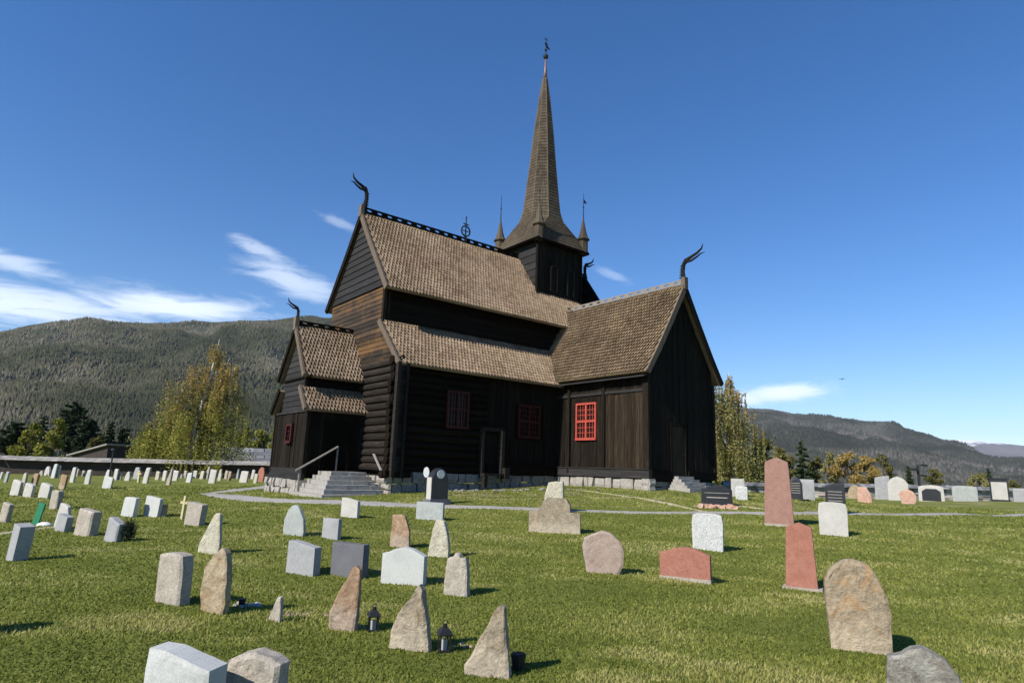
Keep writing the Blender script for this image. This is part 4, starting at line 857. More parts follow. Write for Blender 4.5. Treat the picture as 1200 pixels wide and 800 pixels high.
# black stone with medallion
o = grave(501, 526, 541, 580, 'round', 'g_black', .30, .002, 'tall black arched headstone with a white medallion by the church wall', group=G1, d=20.6, h=1.16, face=-38, edge=.03)
W, H, T = o['W'], o['H'], .30; m = MB(); m.tube([(0, -T/2-.015, H*.83), (0, -T/2+.01, H*.83)], .14, 14); on_part(o, m, 'medallion', 'bronze')
m = MB(); m.box((-W*.62, -T*.75, -.1), (W*.62, T*.75, .17)); on_part(o, m, 'plinth', 'g_dark')
m = MB(); V, F = stone_mesh('round', .05, H*.98, T*.94, 0, 3, 4, 8); m.box((-W/2-.02, -T/2+.01, .17), (-W/2+.004, T/2-.01, H*.74)); on_part(o, m, 'sunlit_edge', 'g_white')  # sunlit west side of the black stone, put in as white
# family stone by the transept steps
o = grave(822, 857, 563, 584, 'segm', 'g_black', .2, .003, 'wide black family headstone on a bed of pinkish stones by the transept steps', group=G1, d=21.5, h=.72, face=12, edge=.05)
W, H, T = o['W'], o['H'], .2; m = MB(); m.box((-W*.4, -T/2-.012, H*.62), (W*.4, -T/2, H*.64)); m.box((-W*.34, -T/2-.012, H*.4), (W*.34, -T/2, H*.44)); on_part(o, m, 'inscription_lines', 'letter')
m = MB()
for i in range(9): x = -W*.55+W*1.1*i/8; m.box((x-.08, -.34+random.uniform(-.05, .05), -.06), (x+.07, -.12, random.uniform(.04, .12)), jit=.03)
on_part(o, m, 'stone_bed', 'g_veined')
# arch with dark inner panel
o = grave(1079, 1105, 568, 587, 'arch', 'g_white', .16, .004, 'pale arched surround holding a dark curved panel', group=G1)
W, H, T = o['W'], o['H'], .16; m = MB(); m.prism([(-W*.36, -T/2-.01, .02), (W*.36, -T/2-.01, .02), (W*.36, -T/2-.01, H*.6), (W*.2, -T/2-.01, H*.76), (-W*.2, -T/2-.01, H*.76), (-W*.36, -T/2-.01, H*.6)], (0, .02, 0)); on_part(o, m, 'dark_panel', 'g_black')
# framed plate
o = grave(1163, 1181, 561, 583, 'slab', 'g_black', .12, .002, 'white plate in a dark frame with a small ledge on top, far right', group=G1, edge=.05)
W, H, T = o['W'], o['H'], .12; m = MB(); m.box((-W*.42, -T/2-.012, H*.08), (W*.42, -T/2, H*.86)); on_part(o, m, 'plate', 'g_white'); m = MB(); m.box((-W*.6, -.1, H), (W*.6, .1, H+.06)); on_part(o, m, 'ledge', 'g_black')
o = grave(1190, 1206, 572, 588, 'slab', 'g_grey', .16, .006, 'squat grey stone with iron bars at the far right edge', group=G1)
m = MB(); m.tube([(-.12, 0, .3), (-.3, 0, 1.15)], .03, 6); m.tube([(.1, 0, .3), (.05, 0, .8), (.22, 0, 1.0)], .03, 6); on_part(o, m, 'iron_bar', 'iron')
# stepped grey monument
p = on_ground(655, 624); D = depth(p); o = empty('stepped_monument', p, -R_(10)); tag(o, 'broad lichened grey monument with stepped shoulders below the whitish tapered stone', 'grave monument', G1)
m = MB(); k = D/FPX; Wd = 50*k; Hh = 40*k
prof = [(-Wd*.5, -.05), (Wd*.5, -.05), (Wd*.5, Hh*.56), (Wd*.26, Hh*.60), (Wd*.26, Hh*.80), (Wd*.17, Hh*.97), (-Wd*.28, Hh), (-Wd*.38, Hh*.85), (-Wd*.5, Hh*.58)]
m.prism([(a, -.14, b) for a, b in prof], (0, .30, 0)); on_part(o, m, 'body', 'g_field')
m = MB(); m.box((-Wd*.5-.22, -.03, -.05), (-Wd*.505, .20, Hh*.60)); on_part(o, m, 'side_block', 'g_field')
# crosses, green board, small oval sign
def cross(px, ytop, ybase, wpx, mat, label, th=.05, d=None, lean=0, name='grave_cross'):
    p = on_ground(px, ybase); k = depth(p)/FPX; H = (ybase-ytop)*k*.98; Wd = wpx*k; m = MB()
    m.box((-th/2, -th/2, -.1), (th/2, th/2, H)); m.box((-Wd/2, -th*.4, H*.66), (-th/2-.001, th*.4, H*.66+th)); m.box((th/2+.001, -th*.4, H*.66), (Wd/2, th*.4, H*.66+th))
    o = m.build(name, M[mat]); o.location = p; o.rotation_euler = (0, R_(lean), -R_(15)); tag(o, label, 'cross'); return o
cross(213, 581, 608, 10, 'wood_cross', 'thin raw wooden cross on the left lawn beside a grey headstone', .06, lean=3)
cross(1039, 568, 585, 15, 'white_paint', 'white cross standing in front of the tall grey slab', .14)
cross(162, 551, 565, 6, 'wood_cross', 'yellowish cross among the far graves left of the birch trunk', .10)
p = on_ground(41, 615); k = depth(p)/FPX; m = MB(); m.box((-.085, -.02, -.05), (.085, .02, 26*k)); o = m.build('grave_marker', M['green_paint']); o.location = p; o.rotation_euler = (0, R_(12), -R_(10)); tag(o, 'narrow green painted board stuck upright in the left lawn', 'grave marker')
p = on_ground(52, 616); m = MB(); m.tube([(0, 0, 0), (0, 0, .05), (0, 0, .09)], [.16, .14, .05], 9); o = m.build('flat_stone', M['white_paint'], smooth=True); o.location = p; o.scale = (1.2, .7, 1); tag(o, 'flat white stone on the grass beside the green board', 'stone')
p = on_ground(498, 582); k = depth(p)/FPX; o = empty('stake_sign', p, R_(0)); tag(o, 'small white oval disc on a thin stake left of the black medallion stone', 'sign')
m = MB(); m.tube([(0, 0, 0), (0, 0, .65)], .02, 6); on_part(o, m, 'stake', 'iron'); m = MB(); m.tube([(0, -.03, .85), (0, .03, .85)], .15, 16); q = on_part(o, m, 'disc', 'white_paint'); q.scale = (.7, 1, 1.25); q.location = (0, 0, -.2)

grave(-48, -14, 680, 742, 'round', 'g_mid', .14, .01, 'rounded grey stone just beyond the left edge whose shadow falls on the near lawn', group=G1)
# left-hand lawn graves
G2 = 'gravestones on the left lawn'
grave(8, 31, 614, 656, 'slab', 'g_grey', .22, .002, 'tall dark sided slab leaning at the left edge', group=G2, wscale=.86, lean=9, face=34, edge=.04)
grave(86, 114, 597, 627, 'slab', 'g_mid', .22, .012, 'thick pale rough sided headstone right of the pair with the green board', group=G2, wscale=.86, lean=6)
grave(121, 144, 607, 634, 'slope', 'g_grey', .17, .004, 'smooth grey slab with a dark bush behind it', group=G2, wscale=.86, lean=9)
grave(62, 80, 590, 619, 'cut', 'g_white', .08, .012, 'thin white slanting stone behind a dark block on the left lawn', group=G2, wscale=.86, lean=13)
grave(64, 82, 603, 622, 'slab', 'g_grey', .15, .003, 'dark grey block in front of the thin white slanting stone', group=G2, wscale=.86, lean=10, edge=.05)
grave(-2, 11, 589, 612, 'slab', 'g_mid', .12, .010, 'grey stone cut by the left edge of the picture', group=G2, wscale=.86, lean=9)
grave(11, 24, 562, 580, 'soft', 'g_white', .14, .006, 'first of three pale stones in a row near the left edge', group=G2, wscale=.86, lean=10)
grave(26, 39, 566, 582, 'soft', 'g_white', .14, .006, 'middle of three pale stones in a row near the left edge', group=G2, wscale=.86, lean=9)
grave(44, 59, 566, 583, 'soft', 'g_white', .15, .006, 'third and widest of three pale stones in a row near the left edge', group=G2, wscale=.86, lean=10)
grave(58, 71, 574, 596, 'soft', 'g_mid', .17, .010, 'upright pale block in front of the row of three pale stones', group=G2)
grave(119, 131, 558, 572, 'slab', 'g_pale', .10, .002, 'lone white leaning slab on open lawn below the left lamp post', group=G2, wscale=.86, lean=10)
grave(141, 160, 581, 605, 'slopel', 'g_pale', .13, .002, 'left one of two pale grey slabs standing side by side', group=G2, wscale=.86, lean=8, edge=.05)
grave(167, 188, 582, 605, 'slab', 'g_pale', .11, .002, 'right one of two pale grey slabs standing side by side', group=G2, wscale=.86, lean=6, edge=.05)
grave(184, 195, 591, 605, 'slab', 'g_brown', .14, .006, 'low dark brown stone touching the right pale slab', group=G2)
grave(215, 240, 589, 615, 'slab', 'g_mid', .18, .008, 'wide beige headstone right of the thin wooden cross', group=G2, wscale=.86, lean=6, edge=.06)
grave(68, 77, 556, 573, 'slab', 'g_brown', .12, .006, 'narrow reddish brown stone among the far left graves', group=G2, wscale=.86, lean=8)
G3 = 'far rows of gravestones by the left wall'
far = [(-1, 3, 553, 561, 'slab', 'g_white', 'white stone at the very left edge of the far row'), (4, 9, 552, 565, 'soft', 'g_greenish', 'greenish stone second from the left edge in the far row'),
 (24, 31, 553, 569, 'jag', 'g_lichen', 'knobbly pale stone behind the row of three on the left'), (35, 44, 554, 569, 'cutl', 'g_brown', 'brown grey pointed stone behind the row of three on the left'),
 (45, 51, 551, 557, 'egg', 'g_mid', 'low grey stone left of the paired tall white ones'), (51, 59, 546, 557, 'egg', 'g_white', 'rounded white stone left of the tall white pair'),
 (59, 65, 543, 560, 'cutl', 'g_pale', 'taller of the narrow white pair in the far left row'), (64, 69, 545, 560, 'soft', 'g_white', 'shorter of the narrow white pair in the far left row'),
 (81, 88, 547, 565, 'cutl', 'g_white', 'tall white stone with a cut corner right of the brown one'), (87, 92, 549, 558, 'soft', 'g_mid', 'grey stone tucked behind the tall white one with a cut corner'),
 (95, 100, 551, 558, 'cut', 'g_mid', 'small pale stone halfway between two tall white ones at far left'), (98, 106, 550, 567, 'cutl', 'g_white', 'slanting white stone left of the lamp post'),
 (108, 113, 549, 557, 'soft', 'g_lichen', 'pale stone at the wall just left of the lamp post'), (118, 123, 553, 557, 'egg', 'g_white', 'tiny white stone under the left lamp post'),
 (123, 130, 550, 558, 'cutl', 'g_pale', 'pale stone right behind the foot of the lamp post'), (132, 138, 549, 562, 'soft', 'g_white', 'first white stone right of the lamp post'),
 (136, 143, 553, 562, 'egg', 'g_lichen', 'round pale stone second right of the lamp post'), (145, 153, 552, 563, 'egg', 'g_white', 'white rounded stone left of the dark one beside the yellowish cross'),
 (155, 163, 547, 561, 'cutl', 'g_grey', 'dark grey pointed stone beside the yellowish cross'), (166, 174, 547, 566, 'cutl', 'g_white', 'tall white stone right of the yellowish cross'),
 (178, 182, 551, 558, 'soft', 'g_mid', 'small grey stone behind a cream block near the birch'), (181, 187, 552, 562, 'slab', 'g_lichen', 'cream block two stones left of the tall grey point by the birch'),
 (189, 195, 551, 563, 'soft', 'g_white', 'leaning white stone left of the tall grey point by the birch'), (194, 201, 548, 568, 'lance', 'g_mid', 'tall grey pointed stone left of the birch trunk'),
 (200, 209, 551, 563, 'slab', 'g_white', 'white block behind the tall grey pointed stone'), (211, 214, 555, 560, 'egg', 'g_white', 'tiny white stone at the birch foot'),
 (214, 219, 551, 560, 'soft', 'g_mid', 'grey stone right at the foot of the birch trunk'), (217, 225, 553, 565, 'slopel', 'g_pale', 'pale bluish slab in front of the birch trunk'),
 (225, 231, 551, 560, 'soft', 'g_white', 'white stone behind the pale bluish slab'), (233, 239, 551, 561, 'slopel', 'g_lichen', 'pale stone left of the grey spike right of the birch'),
 (239, 245, 546, 561, 'lance', 'g_mid', 'grey spike shaped stone right of the birch'), (243, 253, 550, 566, 'slab', 'g_white', 'brightest white slab right of the grey spike'),
 (254, 260, 549, 563, 'egg', 'g_lichen', 'cream rounded stone right of the brightest white slab'), (262, 267, 551, 561, 'soft', 'g_mid', 'pinkish grey stone behind a beige one near the barn'),
 (266, 271, 552, 563, 'slab', 'g_ochre', 'narrow beige stone right of the cream rounded one'), (271, 276, 555, 560, 'egg', 'g_white', 'low white stone left of the dark one near the porch'),
 (276, 280, 549, 561, 'egg', 'g_grey', 'dark rounded stone left of the wide white slab'), (279, 291, 551, 565, 'slopel', 'g_white', 'wide white leaning slab nearest the porch'),
 (293, 298, 550, 561, 'soft', 'g_white', 'white stone between the wide white slab and the red one'), (296, 302, 555, 566, 'slab', 'g_lichen', 'small yellowish block in front of the red stone by the porch'),
 (300, 310, 547, 564, 'round', 'g_red', 'orange red round topped stone half hidden by the porch corner')]
for x0, x1, yt, yb, sh, mt, lb in far:
    grave(x0, x1, yt, yb, sh, mt, .13 if x1-x0 > 6 else .11, .008, lb, group=G3, lean=random.uniform(4, 10), face=random.uniform(22, 34), wscale=.78)
for px, py, s, lb in [(283, 706, .5, 'dark flower pot behind the ochre oval stone'), (607, 781, .8, 'dark iron pot right of the nearest pointed fieldstone')]:
    p = on_ground(px, py+4); m = MB(); m.tube([(0, 0, 0), (0, 0, .02), (0, 0, .16), (0, 0, .17), (0, 0, .12)], [.05, .06, .085, .07, .065], 12); o = m.build('flower_pot', M['iron'], smooth=False); o.location = p; o.scale = (s, s, s); tag(o, lb, 'flower pot')
def lantern(px, py, s, label):
    p = on_ground(px, py); o = empty('grave_lantern', p, R_(20)); o.scale = (s, s, s); tag(o, label, 'lantern', 'black lanterns by the graves')
    m = MB(); m.box((-.055, -.055, 0), (.055, .055, .02))
    for x in (-.045, .045):
        for y in (-.045, .045): m.box((x-.006, y-.006, .02), (x+.006, y+.006, .15))
    m.loft([[(a*r, b*r, z) for a, b in ((-1, -1), (1, -1), (1, 1), (-1, 1))] for r, z in ((.062, .15), (.066, .158), (.05, .19), (.028, .215))]); m.tube([(0, 0, .21), (0, 0, .245)], [.02, .024], 8)
    m.tube([(-.03*math.cos(a), 0, .245+.03*math.sin(a)) for a in np.linspace(0, math.pi, 7)], .004, 5); on_part(o, m, 'frame', 'iron')
    m = MB(); m.tube([(0, 0, .02), (0, 0, .11)], .03, 10); on_part(o, m, 'candle', 'silver')
lantern(437, 739, .95, 'black grave lantern behind the brown slate'); lantern(520, 763, .98, 'black grave lantern right of the brownish pointed fieldstone')
# little beds of loose stones by some graves
def stones(px, py, n, sx, sy, label, mat='g_mid', smin=.015, smax=.045):
    p = on_ground(px, py); m = MB()
    for i in range(n):
        x, y = random.gauss(0, sx), random.gauss(0, sy); s = random.uniform(smin, smax); z = gz(p[0]+x, p[1]+y)-p[2]
        m.loft([[(x+s*q*math.cos(a)*random.uniform(.8, 1.2), y+s*q*math.sin(a)*random.uniform(.8, 1.2), z+zz*s) for a in np.linspace(0, 2*math.pi, 7)[:-1]] for q, zz in ((.8, -.3), (1, .2), (.5, .7))])
    o = m.build('gravel_bed', M[mat]); o.location = p; tag(o, label, 'gravel', kind='stuff')
stones(343, 719, 34, .12, .06, 'loose stones behind the smallest pointed stone', 'g_brown', .01, .03); stones(290, 709, 22, .08, .05, 'loose dark stones beside the pot of the ochre oval stone', 'g_grey')
stones(415, 735, 25, .10, .05, 'loose stones behind the brown slate', 'g_brown'); stones(540, 757, 10, .07, .04, 'loose stones beside the right lantern', 'g_brown', .01, .03); stones(600, 575, 60, 1.6, .12, 'loose stones along the foot of the nave wall', 'found_d', .04, .12)

# ------------------------------------------------------------------ churchyard walls
def roofed_wall(name, P, H, label, matw, matr, stone=True, roofw=.5, rise=.3):
    """P list of px, depth -> wall with a small pitched shingle cover"""
    pts = []
    for px, d in P: q = at_depth(px, 560, d); pts.append(np.array((q[0], q[1])))
    o = empty(name, (pts[0][0], pts[0][1], gz(*pts[0]))); tag(o, label, 'wall'); base = np.array(o.location); w = MB(); r = MB()
    for a, b in zip(pts[:-1], pts[1:]):
        L = np.linalg.norm(b-a); d = (b-a)/L; n = np.array((-d[1], d[0])); n = n if n@(a) < 0 else -n       # towards the camera
        s = 0
        while s < L-.01:
            e = min(L, s+2.0); q0, q1 = a+d*s, a+d*e; z0, z1 = gz(*q0), gz(*q1)
            V = lambda q, off, z: (q[0]+n[0]*off-base[0], q[1]+n[1]*off-base[1], z-base[2])
            w.prism([V(q0, .12, z0-.2), V(q1, .12, z1-.2), V(q1, .12, z1+H), V(q0, .12, z0+H)], np.r_[-n*.3, 0], .4)
            if stone:
                rows = 4
                for k in range(rows):
                    ss = s
                    while ss < e-.05:
                        ee = min(e, ss+random.uniform(.3, .8)); g0, g1 = a+d*(ss+.01), a+d*(ee-.01); zz0, zz1 = gz(*g0)-.05, gz(*g1)-.05; hh = (H+.05)/rows; o1 = .16+random.uniform(-.03, .05)
                        w.prism([V(g0, o1, zz0+hh*k), V(g1, o1, zz1+hh*k), V(g1, o1-.02, zz1+hh*(k+1)-.02), V(g0, o1-.02, zz0+hh*(k+1)-.02)], np.r_[-n*.1, 0]); ss = ee
            for sg in (1, -1):
                k = 0; ss = s
                while ss < e-.01:
                    ee = min(e, ss+random.uniform(.3, .5)); g0, g1 = a+d*ss, a+d*(ee-.01); zz0, zz1 = gz(*g0)+H, gz(*g1)+H
                    for j in range(2):
                        f0, f1 = j*.5, j*.5+.56; zo = random.uniform(0, .02)
                        r.prism([V(g0, sg*roofw*f0, zz0+rise*(1-f0)+zo), V(g1, sg*roofw*f0, zz1+rise*(1-f0)+zo), V(g1, sg*roofw*f1, zz1+rise*(1-f1)+zo+.03), V(g0, sg*roofw*f1, zz0+rise*(1-f1)+zo+.03)], (0, 0, -.035))
                    ss = ee
            s = e
    w.build('masonry', M[matw], o); r.build('coping', M[matr], o); return o
M['wall_dark'] = stonem('dark_wall_planks', (.02, .015, .012), (.04, .03, .024), (.07, .055, .045), 3, 0, b=.4, fine=30)
t = newmat('wall_stones', .9, .2); tn = tone_of(t); t.link(t.mix(.4, t.ramp(tn, [(0, (.06, .055, .05)), (.35, (.22, .20, .18)), (.65, (.50, .47, .43)), (.85, (.36, .24, .17)), (1, (.62, .60, .56))]), t.ramp(t.noise(t.co, 9, 6, .7), [(.3, (.10, .09, .08)), (.7, (.5, .47, .42))])), t.b.inputs['Base Color']); M['wall_stone'] = t.m
t = newmat('cover_shingles', .9, .2); tn = tone_of(t); t.link(t.mix(.3, t.ramp(tn, [(0, (.15, .135, .12)), (1, (.30, .28, .25))]), t.ramp(t.noise(t.co, 6, 6, .7), [(.3, (.15, .14, .13)), (.7, (.5, .48, .45))])), t.b.inputs['Base Color']); M['cover'] = t.m
t = newmat('slate_slabs', .75, .3); tn = tone_of(t); t.link(t.mix(.35, t.ramp(tn, [(0, (.07, .07, .072)), (.7, (.15, .15, .152)), (1, (.33, .33, .32))]), t.ramp(t.noise(t.co, 5, 6, .7), [(.3, (.06, .06, .06)), (.7, (.3, .3, .3))])), t.b.inputs['Base Color']); M['slate'] = t.m
roofed_wall('churchyard_fence', [(-260, 47), (0, 46), (150, 47), (320, 48)], 1.0, 'long dark churchyard fence with a pale shingled cover behind the left graves', 'wall_dark', 'cover', False, .55, .28)
roofed_wall('churchyard_wall', [(846, 46), (1000, 46), (1120, 47), (1330, 50)], .78, 'low stone churchyard wall with a slate cover on the right', 'wall_stone', 'slate', True, .40, .24)

# lamps
def lamp(px, ytop, ybase, d, label, kind):
    p = at_depth(px, ybase, d); z = gz(p[0], p[1]); zt = at_depth(px, ytop, d)[2]; H = zt-z; o = empty('lamp_post', (p[0], p[1], z)); tag(o, label, 'lamp post')
    m = MB(); m.tube([(0, 0, -.1), (0, 0, H)], [.09 if kind else .06, .07 if kind else .045], 8); on_part(o, m, 'post', 'iron')
    if kind:
        for s_, zz, L in ((1, H-.05, .42), (-1, H-.35, .36), (1, H-.75, .3)):
            m = MB(); m.tube([(0, 0, zz-.1), (s_*L*.5, -.1, zz)], .04, 6); m.box((s_*L*.4, -.28, zz-.05), (s_*L*1.25, .1, zz+.07)); on_part(o, m, 'spotlight', 'iron')
    else:
        m = MB(); m.tube([(0, 0, H-.1), (-.15, -.1, H+.06), (-.35, -.2, H+.1)], .04, 6); m.tube([(0, 0, H-.02), (0, 0, H+.12)], [.16, .12], 8); on_part(o, m, 'lamp_head', 'iron')
lamp(1078, 544, 575, 43, 'black lamp post with several spotlights behind the right wall', 1); lamp(129, 527, 553, 45, 'slim dark lamp post among the far left graves', 0)

# ------------------------------------------------------------------ mountains
def px_dir(px, py):
    r = ray(px, py); return math.atan2(r[0], r[1]), math.atan2(r[2], math.hypot(r[0], r[1]))
def mountain(name, sil, d0, d1, dback, mat, extend, rough=1.0, naz=260, nr=90, seed=0, dvar=0.0):
    """sil: (azimuth deg, elevation deg) of the crest as surveyed; the slope rises from d0 to the crest at d1 and falls behind it"""
    A = np.radians([s[0] for s in sil]); E = np.tan(np.radians([s[1] for s in sil])); az = np.linspace(np.radians(extend[0]), np.radians(extend[1]), naz)
    el = np.interp(az, A, E); dd1 = d1*(1+dvar*np.sin(az*3+seed)); H = el*dd1
    f = np.r_[np.linspace(0, 1, nr), np.linspace(1, 1+(dback-d1)/(d1-d0), 14)[1:]]
    P = np.zeros((naz, len(f), 3)); crest = nr-1
    for i in range(naz):
        r = d0+(dd1[i]-d0)*f; g = np.clip(f, 0, 1); z = H[i]*(g**.82*(1-.12*np.sin(g*math.pi))); back = np.clip(f-1, 0, 9); z = z*(1-np.clip(back, 0, 1)**1.6*.7)
        P[i, :, 0] = np.sin(az[i])*r; P[i, :, 1] = np.cos(az[i])*r; P[i, :, 2] = z
    amp = (d1-d0)*.016*rough
    for i in range(naz):
        for j in range(len(f)):
            x, y, z = P[i, j]; s = 1/(d1*.09); n = noise.fractal(Vector((x*s+seed, y*s, z*s*2)), .9, 2.1, 6); k = min(1, f[j]*3)*(.18 if j >= crest-1 else (1-.8*max(0, (f[j]-.8)/.2)))
            P[i, j, 2] += n*amp*k+EYE[2]*min(1, f[j]); 
    V = P.reshape(-1, 3); V[:, 2] -= np.where(np.tile(f, naz) == 0, 30, 0); m = len(f)
    ii = (np.arange(naz-1)[:, None]*m+np.arange(m-1)[None]).ravel(); F = np.c_[ii, ii+1, ii+m+1, ii+m]
    o = np_mesh(name, V, F, mat); o.data.polygons.foreach_set('use_smooth', [True]*len(F)); tag(o, kind='structure'); return P, f
SILL = [(-60, 4.0), (-50, 5.3), (-44, 6.4), (-41.3, 7.75), (-39.55, 8.46), (-38.19, 9.11), (-36.23, 9.68), (-34.15, 10.15), (-32.47, 10.21), (-28.97, 10.71), (-25.87, 11.2), (-22.61, 11.75), (-19.86, 12.06), (-16.3, 12.5), (-5, 11.5), (8, 8.5), (15, 6.5), (20, 4), (26, 0)]
SILR = [(0, 3), (10, 5.5), (18.17, 6.0), (20.24, 5.83), (22.26, 5.68), (25.48, 5.17), (28.54, 4.81), (31.41, 4.26), (33.55, 3.48), (35.57, 2.68), (37.0, 1.95), (38.81, 1.25), (41, .7), (46, .1), (50, 0)]
SILS = [(24, 1.0), (30, 2.3), (33.5, 2.85), (34.05, 3.1), (35.37, 3.32), (36.62, 3.17), (39.0, 2.85), (44, 2.4), (52, 2.6), (60, 2)]
def hillmat(name, cs, rock, scale, rockth=.56, snow=False):
    t = newmat(name, .95, .05); n1 = t.noise(t.co, scale, 8, .68, .8); n2 = t.noise(t.mapping(t.co, (1, 1, 2.5), (.3, .4, .2)), scale*2.6, 8, .72, 1.2)
    col = t.ramp(n1, [(.3, cs[0]), (.5, cs[1]), (.68, cs[2])]); col = t.mix(t.ramp(n2, [(rockth, (0, 0, 0)), (rockth+.12, (.85, .85, .85))]), col, rock)
    if snow:
        sp = t.n.new('ShaderNodeSeparateXYZ'); t.link(t.co, sp.inputs[0]); k = t.math('MULTIPLY_ADD', sp.outputs[2], 1/500, -1.2)
        col = t.mix(t.ramp(t.math('ADD', k, t.math('MULTIPLY', t.noise(t.mapping(t.co, (1, 1, 3)), .0022, 7, .72, 1), 1.25)), [(.74, (0, 0, 0)), (.80, (1, 1, 1))]), col, (.7, .72, .75))
    t.link(col, t.b.inputs['Base Color']); t.link(bump(t, n2, 1.0, 14), t.b.inputs['Normal']); return t.m
M['hillL'] = hillmat('near_hillside', [(.036, .042, .028), (.060, .064, .038), (.095, .09, .06)], (.14, .13, .10), .004, .52)
M['hillR'] = hillmat('right_hillside', [(.035, .038, .028), (.055, .056, .044), (.078, .074, .062)], (.13, .12, .105), .004, .60)
M['hillS'] = hillmat('snowy_mountain', [(.08, .07, .065), (.11, .095, .09), (.15, .13, .12)], (.18, .16, .15), .0012, .58, True)
PL_, fL = mountain('hill', SILL, 1050, 2500, 3900, M['hillL'], (-60, 25), seed=1, rough=2.6)
PR_, fR = mountain('hill', SILR, 1800, 4600, 7000, M['hillR'], (4, 50), seed=7, naz=200, rough=1.8)
PS_, fS = mountain('snowy_mountain', SILS, 8000, 13000, 16500, M['hillS'], (25, 60), seed=4, naz=160, nr=50)

def cones(P, f, n, az_rng, h_rng, mats, name, label, seed, fmax=.99, dense=None, flo=.06):
    rng = np.random.default_rng(seed); naz, m, _ = P.shape; nr = int((f <= 1.0001).sum())
    A0 = np.arctan2(P[:, 1, 0], P[:, 1, 1]); i = np.interp(np.radians(az_rng[0]+(az_rng[1]-az_rng[0])*rng.random(n)), A0, np.arange(naz)); j = (flo+(fmax-flo)*rng.random(n)**.8)*(nr-1)
    i0 = np.minimum(i.astype(int), naz-2); j0 = np.minimum(j.astype(int), nr-2); u = (i-i0)[:, None]; v = (j-j0)[:, None]
    p = P[i0, j0]*(1-u)*(1-v)+P[i0+1, j0]*u*(1-v)+P[i0, j0+1]*(1-u)*v+P[i0+1, j0+1]*u*v
    sc = .0028; q = p*sc; cl = np.array([noise.fractal(Vector((a, b, c*2)), .8, 2.2, 5) for a, b, c in q])
    keep = cl+rng.normal(0, .25, n) > (-.25 if dense is None else dense)
    p, cl = p[keep], cl[keep]; n = len(p); h = (h_rng[0]+(h_rng[1]-h_rng[0])*rng.random(n)); r = h*(.26+.20*rng.random(n)); ph = rng.random(n)*6.28
    ring = [np.c_[p[:, 0]+np.cos(ph+k*2.094)*r, p[:, 1]+np.sin(ph+k*2.094)*r, p[:, 2]-h*.1] for k in range(3)]; tip = p+np.c_[np.zeros(n), np.zeros(n), h]
    V = np.stack(ring+[tip], 1).reshape(-1, 3); b = np.arange(n)[:, None]*4; F = np.concatenate([b+np.array([[0, 1, 3]]), b+np.array([[1, 2, 3]]), b+np.array([[2, 0, 3]])], 1).reshape(-1, 3)
    tone = np.repeat(np.clip(.42-cl*.9+rng.normal(0, .13, n), 0, 1), 3); o = np_mesh(name, V, F, mats, tone); tag(o, label, 'woodland', kind='stuff')
def treemat(name, st):
    t = newmat(name, .95, .05); t.link(t.ramp(tone_of(t), st), t.b.inputs['Base Color']); return t.m
M['woodL'] = treemat('hillside_trees', [(0, (.036, .040, .020)), (.45, (.062, .064, .034)), (.7, (.100, .092, .060)), (1, (.145, .13, .095))])
M['woodR'] = treemat('right_hillside_trees', [(0, (.024, .029, .020)), (.5, (.046, .049, .036)), (1, (.12, .11, .095))])
cones(PL_, fL, 90000, (-44, -14), (6, 11), M['woodL'], 'forest', 'grey green mixed forest covering the steep left hillside', 3, fmax=.985, flo=.0)
cones(PR_, fR, 60000, (16, 42), (9, 15), M['woodR'], 'forest', 'dark forest covering the long right hill', 5, fmax=.985, dense=-.4, flo=0)

# ------------------------------------------------------------------ trees
def leaves(C, size, rng, droop=0.0, aspect=.6, tones=None, normal_up=.0):
    """C (n,3) centres -> one small quad each"""
    n = len(C); a = rng.normal(size=(n, 3)); a[:, 2] = a[:, 2]*(1-droop)-droop*1.6; a /= np.linalg.norm(a, axis=1)[:, None]; b = rng.normal(size=(n, 3)); b -= a*(a*b).sum(1)[:, None]; b /= np.linalg.norm(b, axis=1)[:, None]
    s = (size*(.6+.8*rng.random(n)))[:, None]; V = np.stack([C-a*s*.5, C+b*s*aspect*.5, C+a*s*.5, C-b*s*aspect*.5], 1).reshape(-1, 3); return V, np.arange(4*n).reshape(-1, 4)
def trunk_mb(mb, pts, r0, r1, n=8):
    m = len(pts); mb.tube(pts, [r0+(r1-r0)*(i/(m-1))**.8 for i in range(m)], n)
M['bark_birch'] = None
t = newmat('birch_bark', .8, .2); n1 = t.noise(t.mapping(t.co, (3, 3, 1.1)), 2.2, 5, .7, .6); sp = t.n.new('ShaderNodeSeparateXYZ'); t.link(t.co, sp.inputs[0])
c = t.ramp(n1, [(.36, (.08, .07, .06)), (.44, (.66, .63, .58))]); low = t.math('MULTIPLY_ADD', sp.outputs[2], -.28, 1.1, clamp=True); t.link(t.mix(t.math('MULTIPLY', low, .85), c, (.07, .06, .052)), t.b.inputs['Base Color']); M['bark_birch'] = t.m
M['bark_dark'] = plain('dark_bark', (.06, .045, .035), .9, .1)
M['lf_gold'] = leafm('birch_leaves_gold', (.18, .125, .035), (.36, .26, .08), (.50, .38, .15), .35)
M['lf_green'] = leafm('birch_leaves_green', (.11, .12, .018), (.26, .26, .045), (.40, .37, .09), .35)
M['lf_olive'] = leafm('olive_spring_leaves', (.065, .062, .016), (.14, .13, .035), (.23, .20, .07), .3)
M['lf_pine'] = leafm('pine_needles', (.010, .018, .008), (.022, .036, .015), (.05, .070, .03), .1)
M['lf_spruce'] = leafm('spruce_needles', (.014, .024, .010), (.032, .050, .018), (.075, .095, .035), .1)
M['lf_grey'] = leafm('thin_greyish_twigs', (.12, .11, .035), (.25, .23, .075), (.38, .34, .15), .3)
